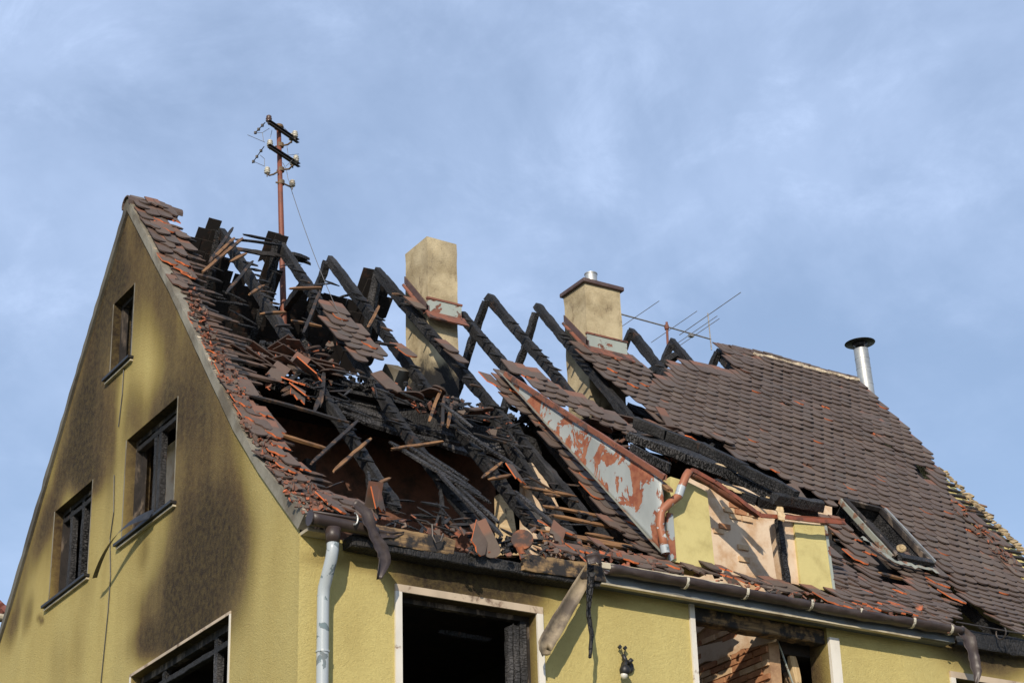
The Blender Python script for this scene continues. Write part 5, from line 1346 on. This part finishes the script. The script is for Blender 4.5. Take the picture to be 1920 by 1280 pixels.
scatter([(700, 700), (860, 740), (980, 800), (960, 830), (700, 740)], 40, (-.1, .05))
scatter([(480, 640), (640, 640), (640, 720), (500, 730)], 50, (-.1, .05))
scatter([(1100, 780), (1330, 830), (1500, 920), (1490, 940), (1150, 830)], 60, (-.1, .05))
scatter([(1765, 925), (1800, 945), (1915, 1055), (1915, 1080), (1840, 1010)], 50, (.04, .1), (.02, .05))
scatter([(1640, 1080), (1790, 1150), (1780, 1170), (1650, 1130)], 30)
M['shard_top'] = M['tile_top']; M['shard_edge'] = m_simple('broken_terracotta', (.44, .115, .045), .85, (.13, .065, .045), 9, lo=.32, hi=.55)
mb.build('tile_shards', ['tile_top', 'shard_edge'], kind='stuff', label='broken orange and brown tile shards scattered over the burnt roof', category='tile shards')
mb = MB()
def stick(poly, n, lmin, lmax, ang, off=(.0, .1)):
    xs = [p[0] for p in poly]; ys = [p[1] for p in poly]; k = 0
    while k < n:
        q = (rnd.uniform(min(xs), max(xs)), rnd.uniform(min(ys), max(ys)))
        if not inside(q, poly): continue
        k += 1
        c = RP(*q, rnd.uniform(*off)); a = rnd.gauss(ang, .5); L = rnd.uniform(lmin, lmax)
        d = V((1, 0, 0)) * math.cos(a) + SEG[0][3] * math.sin(a) + SEG[0][4] * rnd.gauss(0, .12)
        mb.beam(c - d * L / 2, c + d * L / 2, rnd.uniform(.015, .045), rnd.uniform(.012, .03), up=SEG[0][4], rough=.006, step=.08, mi=rnd.choice([0, 0, 0, 1, 2]), seed=k, taper=(.4, .4))
stick([(640, 690), (1000, 790), (985, 850), (640, 770)], 34, .10, .35, .2)
stick([(560, 690), (660, 700), (650, 760), (560, 760)], 26, .1, .3, 0, (-.1, .08))
stick([(900, 760), (1010, 800), (1230, 1040), (1010, 1040)], 24, .12, .5, .15, (-.12, .03))
stick([(600, 960), (760, 930), (1000, 1000), (1240, 1055), (1100, 1060)], 50, .08, .35, 0, (-.03, .05))
stick([(1120, 785), (1330, 830), (1540, 950), (1500, 975), (1180, 830)], 40, .10, .4, .5, (-.12, .05))
stick([(380, 470), (560, 470), (720, 590), (560, 680), (420, 620)], 24, .12, .4, .1, (-.35, -.05))
mb.build('charred_splinters', ['char', 'batten', 'char_grey'], kind='stuff', label='charred splinters and broken laths strewn over the burnt rafters', category='splinters')
# charred lumps
mb = MB()
def lump(px, py, s_, off=0, mapf=RP):
    c = mapf(px, py, off); 
    for k in range(5):
        X = noise.random_unit_vector(); mb.obox(c + noise.random_unit_vector() * s_ * .6, X, X.orthogonal(), s_ * rnd.uniform(.5, 1.6), s_ * rnd.uniform(.4, 1), s_ * rnd.uniform(.3, .7))
for k in range(70): lump(rnd.uniform(1100, 1300), 0, .05) if False else lump(*(lambda t: (1110 + 220 * t + rnd.uniform(-15, 15), 790 + 60 * t + rnd.uniform(-14, 14)))(rnd.random()), rnd.uniform(.03, .09), -.08)
for k in range(60): lump(*(lambda t: (650 + 330 * t + rnd.uniform(-5, 5), 712 + 85 * t + rnd.uniform(-10, 10)))(rnd.random()), rnd.uniform(.02, .06), -.2)
for k in range(50): lump(rnd.uniform(880, 980), rnd.uniform(1005, 1040), rnd.uniform(.02, .06), -.02)
for k in range(60): lump(rnd.uniform(430, 620), rnd.uniform(640, 730), rnd.uniform(.03, .08), -.15)
for k in range(60): lump(*(lambda t: (1200 + 330 * t, 820 + 125 * t + rnd.uniform(-10, 10)))(rnd.random()), rnd.uniform(.02, .07), -.15)
mb.build('charcoal_lumps', 'char_obj', kind='stuff', label='charcoal lumps heaped between the charred rafters', category='rubble')
# round rusty tin at the eaves, fallen render block by the chimney
c = FP(979, 1012, -.1); m = MB(); m.lathe(c, [(.0, .02), (.105, .02), (.11, .01), (.11, 0), (.0, 0)], axis=V((-.5, -.8, .1)), seg=22)
M['rust_orange'] = m_simple('orange_rust', (.24, .075, .025), .7, (.04, .022, .018), 5, metal=.2, lo=.4, hi=.6)
tag(m.build('rusty_lid', 'rust_orange'), 'round rusty orange lid standing on the eaves beside the blackened board', 'lid')
ribbon('rust_tongue', [FP(972, 1025, -.14), FP(978, 1045, -.16), FP(988, 1058, -.16)], [.08, .06, .05], 'rust_orange', None, V((1, 0, 0)), label='strip of orange rust hanging below the round lid', category='metal strip')
m = MB(); q_ = [BPt(*p, -1.1) for p in ((715, 700), (752, 680), (760, 735), (735, 745))]
c1_ = RP(738, 712, -.25); m.obox(c1_, V((.8, .5, .3)), V((-.4, .6, .5)), .32, .2, .3)
tag(m.build('render_block', 'band'), 'grey block of fallen chimney render lying left of the sooty chimney foot', 'masonry block')

# ================================================================== ROOF MAST (old overhead line)
YM = 5.15
MP = lambda px, py: FP(px, py, YM)
top = MP(522.5, 236); bot = MP(532, 600)
mast = thing('utility_mast', 'rusty red roof mast with old white porcelain insulators', 'utility mast', tuple(bot))
m = MB(); m.tube([bot - V((0, 0, .6)), bot, bot.lerp(top, .5), top], [.044, .042, .036, .030], 14); m.build('pole', 'rust_pole', mast, smooth=True)
m = MB(); m.tube([MP(530.5, 452), MP(529.5, 478)], .047, 12); m.build('sleeve', 'rust_pole', mast, smooth=True)
m = MB(); m.lathe(MP(523, 241), [(.062, 0), (.064, .02), (.055, .045), (.03, .06), (.0, .066)], seg=16); m.build('pole_cap', 'olive_metal', mast, smooth=True)
def insul(px, py, mat='porcelain', s_=1.0, z=None):
    c = HP(px, py + 6 * s_, z) if z else MP(px, py + 6 * s_)
    b = MB(); b.lathe(c, [(.018, -.01), (.038, 0), (.042, .01), (.030, .018), (.022, .024), (.040, .032), (.042, .042), (.030, .05), (.022, .055), (.036, .064), (.034, .078), (.02, .09), (.0, .092)], seg=14)
    b.v = [c + (v - c) * s_ * 1.0 for v in b.v]
    o = b.build('insulator', mat, mast, smooth=True)
    b = MB(); b.tube([c - V((0, 0, .05)), c], .008, 6); b.build('pin', 'dark_steel', o)
    return c
z1 = MP(524, 248).z; z2 = MP(526, 292).z; z3 = MP(527, 318).z
for (a, b_, z) in (((502, 229), (557, 266), z1), ((502, 274), (559, 311), z2)):
    p, q = HP(*a, z), HP(*b_, z)
    m = MB(); d = (q - p).normalized(); S = d.cross(V((0, 0, 1)))
    m.obox((p + q) / 2, d, S, (q - p).length, .008, .05); m.obox((p + q) / 2 + S * .02 + V((0, 0, .022)), d, S, (q - p).length, .04, .007); m.obox((p + q) / 2 + S * .02 - V((0, 0, .022)), d, S, (q - p).length, .04, .007)
    m.build('crossarm', 'dark_steel', mast)
insul(504, 222, 'porcelain_dark', z=z1 + .04); insul(553, 251, z=z1 + .02); insul(547, 256, z=z1)
insul(506, 268, z=z2 + .04); insul(555, 297, z=z2 + .02); insul(549, 303, z=z2)
insul(501, 319, z=z3); insul(548, 343, z=z3 - .12)
for pts in ([(546, 266), (540, 271), (530, 273), (516, 275)], [(549, 310), (542, 317), (531, 318), (519, 320)], [(501, 326), (505, 329), (513, 327), (521, 322)], [(517, 342), (523, 343), (533, 345), (546, 351)]):
    z = MP(526, pts[2][1]).z; m = MB(); m.tube([HP(*p, z) for p in pts], .012, 7); m.build('bracket', 'olive_metal', mast, smooth=True)
for y in (272, 318, 342):
    m = MB(); m.tube([MP(525 + (y - 240) * .02, y - 3), MP(525 + (y - 240) * .02, y + 4)], .046, 12); m.build('clamp_ring', 'olive_metal', mast)
for a, b_ in (((497, 230), (477, 251)), ((495, 275), (473, 306))):
    m = MB(); m.tube([HP(*a, z1), HP(*b_, z1)], .007, 6); sw = m.build('lead_rod', 'dark_steel', mast)
    for t in (.25, .6, .9):
        b = MB(); c = HP(*a, z1).lerp(HP(*b_, z1), t); b.obox(c, V((1, 1, 0)), V((0, 0, 1)), .03, .03, .03); b.build('lead_clamp', 'dark_steel', sw)
for pts in ([(480, 249), (492, 249), (505, 241)], [(492, 249), (494, 265)], [(510, 244), (507, 258)], [(464, 253), (485, 262), (497, 267)], [(476, 303), (496, 312)], [(488, 291), (496, 298), (496, 312)], [(538, 273), (540, 290)], [(533, 240), (545, 252)], [(540, 291), (552, 290), (560, 289)],
            [(530, 305), (537, 318), (540, 335), (546, 350)], [(548, 300), (536, 312)]):
    m = MB(); m.tube([MP(*p) for p in pts], .0035, 5); m.build('wire', 'wire', mast)
g0 = HP(545, 352, z3 - .12); g1 = RP(641, 600, .12)
m = MB(); m.tube([g0.lerp(g1, t / 14) - V((0, 0, .35 * 4 * (t / 14) * (1 - t / 14) * .25)) for t in range(15)] + [g1 + V((.02, -.02, -.08))], .0045, 5); m.build('guy_wire', 'wire', mast)
# ragged ridge remains round the mast foot
cb(V((2.02, 4.62, 13.40)), V((2.36, 4.72, 13.44)), .16, .05, 'char', 'ridge_board', 5)
cb(V((1.95, 4.75, 13.50)), V((2.42, 4.68, 13.38)), .05, .03, 'char', 'ridge_board', 6)

# ================================================================== TV AERIAL
YA = 4.85
AP = lambda px, py: FP(px, py, YA)
ma = AP(1251, 612)
aer = thing('tv_aerial', 'thin metal television aerial leaning above the ridge between chimney and tiles', 'aerial', tuple(AP(1252, 660)))
m = MB(); m.tube([AP(1250, 604), AP(1253, 665)], .018, 10); m.build('mast', 'rust_pole', aer)
b0, b1 = AP(1150, 585), AP(1333, 636)
m = MB(); m.tube([b0, AP(1249, 612), b1], .011, 8); m.build('boom', 'alu', aer)
m = MB(); m.lathe(AP(1250, 614), [(.03, -.03), (.035, 0), (.03, .04)], seg=10); m.build('boom_clamp', 'rust_pole', aer)
for (a, b_, pos) in [((1236, 564), (1157, 618), .235), ((1307, 583), (1221, 642), .60), ((1345, 592), (1272, 642), .80), ((1349, 597), (1274, 648), .84)]:
    c = b0.lerp(b1, pos); p, q = HP(*a, c.z), HP(*b_, c.z)
    m = MB(); m.tube([p, q], .0045, 6); m.build('element', 'alu', aer)
v0, v1 = AP(1327, 587), AP(1334, 656)
m = MB(); m.tube([v0, v1], .009, 7); m.build('reflector_post', 'alu', aer)
p, q = HP(1389, 548, v0.z), HP(1274, 628, v0.z)
m = MB(); m.tube([p, q], .0055, 6); m.build('element', 'alu', aer)
m = MB(); m.obox(b0.lerp(b1, .79) - V((0, 0, .03)), V((1, 0, 0)), V((0, 1, 0)), .07, .05, .04); m.build('junction_box', 'alu', aer)

# ================================================================== VENT PIPE
VPp = lambda px, py: FP(px, py, 5.6)
vt, vb = VPp(1614, 655), VPp(1634, 790)
vent = thing('vent_pipe', 'galvanised flue pipe with black rain cap rising behind the right roof edge', 'vent pipe', tuple(vb))
m = MB(); m.tube([vb, vt], .112, 28, cap=False); m.build('pipe', 'steel', vent, smooth=True)
ax = (vt - vb).normalized()
for t in (.25, .5, .72, .86):
    m = MB(); c = vb.lerp(vt, t); m.tube([c, c + ax * .008], .115, 28); m.build('seam', 'steel', vent)
m = MB(); m.lathe(vt + ax * .10, [(.235, 0), (.238, .004), (.10, .05), (.012, .075), (.0, .08)], axis=ax, seg=30); m.build('rain_cap', 'black_metal', vent, smooth=True)
for k in range(3):
    a = k * 2.09 + .4; o_ = V((math.cos(a), math.sin(a), 0))
    m = MB(); m.tube([vt + o_ * .1 - ax * .03, vt + o_ * .12 + ax * .105], .008, 6); m.build('cap_strut', 'dark_steel', vent)
m = MB(); m.lathe(vt, [(.075, -.02), (.08, .06), (.12, .09)], axis=ax, seg=20); m.build('inner_cone', 'black_metal', vent, smooth=True)

# ================================================================== WALL LAMP
lc = FP(1172, 1246); lamp = thing('wall_lamp', 'black outdoor wall lamp with round opal globe on the yellow street wall', 'wall lamp', tuple(lc))
L_ = lambda px, py, d: FP(px, py, -d)
m = MB(); m.lathe(L_(1175, 1250, .0), [(.07, 0), (.07, .025), (.055, .04), (.0, .042)], axis=V((0, -1, 0)), seg=20); m.build('mounting_plate', 'black_metal', lamp, smooth=True)
m = MB(); m.lathe(L_(1172, 1262, .12), [(.015, .09), (.04, .075), (.055, .04), (.05, .0), (.04, -.01)], seg=18); m.build('lamp_cap', 'black_metal', lamp, smooth=True)
m = MB(); c = L_(1170, 1262, .12); m.lathe(c, [(.0, -.055), (.02, -.05), (.034, -.03), (.036, -.01), (.028, .008)], seg=18); m.build('globe', 'glass_globe', lamp, smooth=True)
m = MB(); m.tube([L_(1175, 1246, .02), L_(1173, 1240, .1), L_(1171, 1252, .12)], .02, 10); m.build('arm', 'black_metal', lamp, smooth=True)
m = MB(); m.tube([L_(1168, 1226, .05), L_(1176, 1244, .06)], .022, 10); m.build('sensor', 'black_metal', lamp, smooth=True)
m = MB(); m.tube([L_(1185, 1235, .08), L_(1178, 1243, .06)], .022, 10); m.build('sensor', 'black_metal', lamp, smooth=True)
for pts in ([(1168, 1226), (1165, 1216), (1162, 1212)], [(1170, 1226), (1173, 1218), (1171, 1214)]):
    m = MB(); m.tube([L_(*p, .05) for p in pts], .004, 5); m.build('cable', 'black_metal', lamp)
for p in ((1162, 1212), (1172, 1214)):
    m = MB(); m.obox(L_(*p, .05), V((1, 0, 1)), V((0, 1, 0)), .035, .02, .03); m.build('connector', 'black_metal', lamp)

# ================================================================== NEIGHBOUR
ny = 24.0
n0_ = FP(-20, 1118, ny); n1_ = FP(26, 1160, ny)
nb_ = thing('neighbour_house', 'distant brown house with red tiled roof low at the left edge', 'house', (n1_.x - 5, ny, 0))
zt = n1_.z
m = MB(); m.box((n1_.x - 9, ny + .4, 0), (n1_.x - .5, ny + 9, zt - .05)); M['brown_wall'] = m_simple('brown_wall', (.14, .075, .05), .9, (.10, .055, .04), 3); m.build('wall', 'brown_wall', nb_)
m = MB(); x1 = n1_.x; 
m.slab([V((x1 - 10, ny, zt)), V((x1, ny, zt)), V((x1 - 1.2, ny + 4.5, zt + 3.2)), V((x1 - 10, ny + 4.5, zt + 3.2))], V((0, -.58, .81)), .1)
M['red_roof'] = m_simple('red_roof', (.20, .065, .045), .85, (.13, .05, .04), 12); rf_ = m.build('roof', 'red_roof', nb_)
for r_ in range(9):
    b = MB()
    for c_ in range(14):
        x = x1 - .12 - c_ * .22 - r_ * .075; y = ny + r_ * .30; z = zt + r_ * .213
        b.tube([V((x, y - .03, z + .10)), V((x, y + .30, z + .29))], .085, 8)
    b.build('tile_course', 'red_roof', rf_)
m = MB(); m.tube([V((x1 - 9, ny - .08, zt - .02)), V((x1 + .05, ny - .08, zt - .02))], .07, 10); m.build('gutter', 'cream', nb_)
print('objects', len(bpy.data.objects))
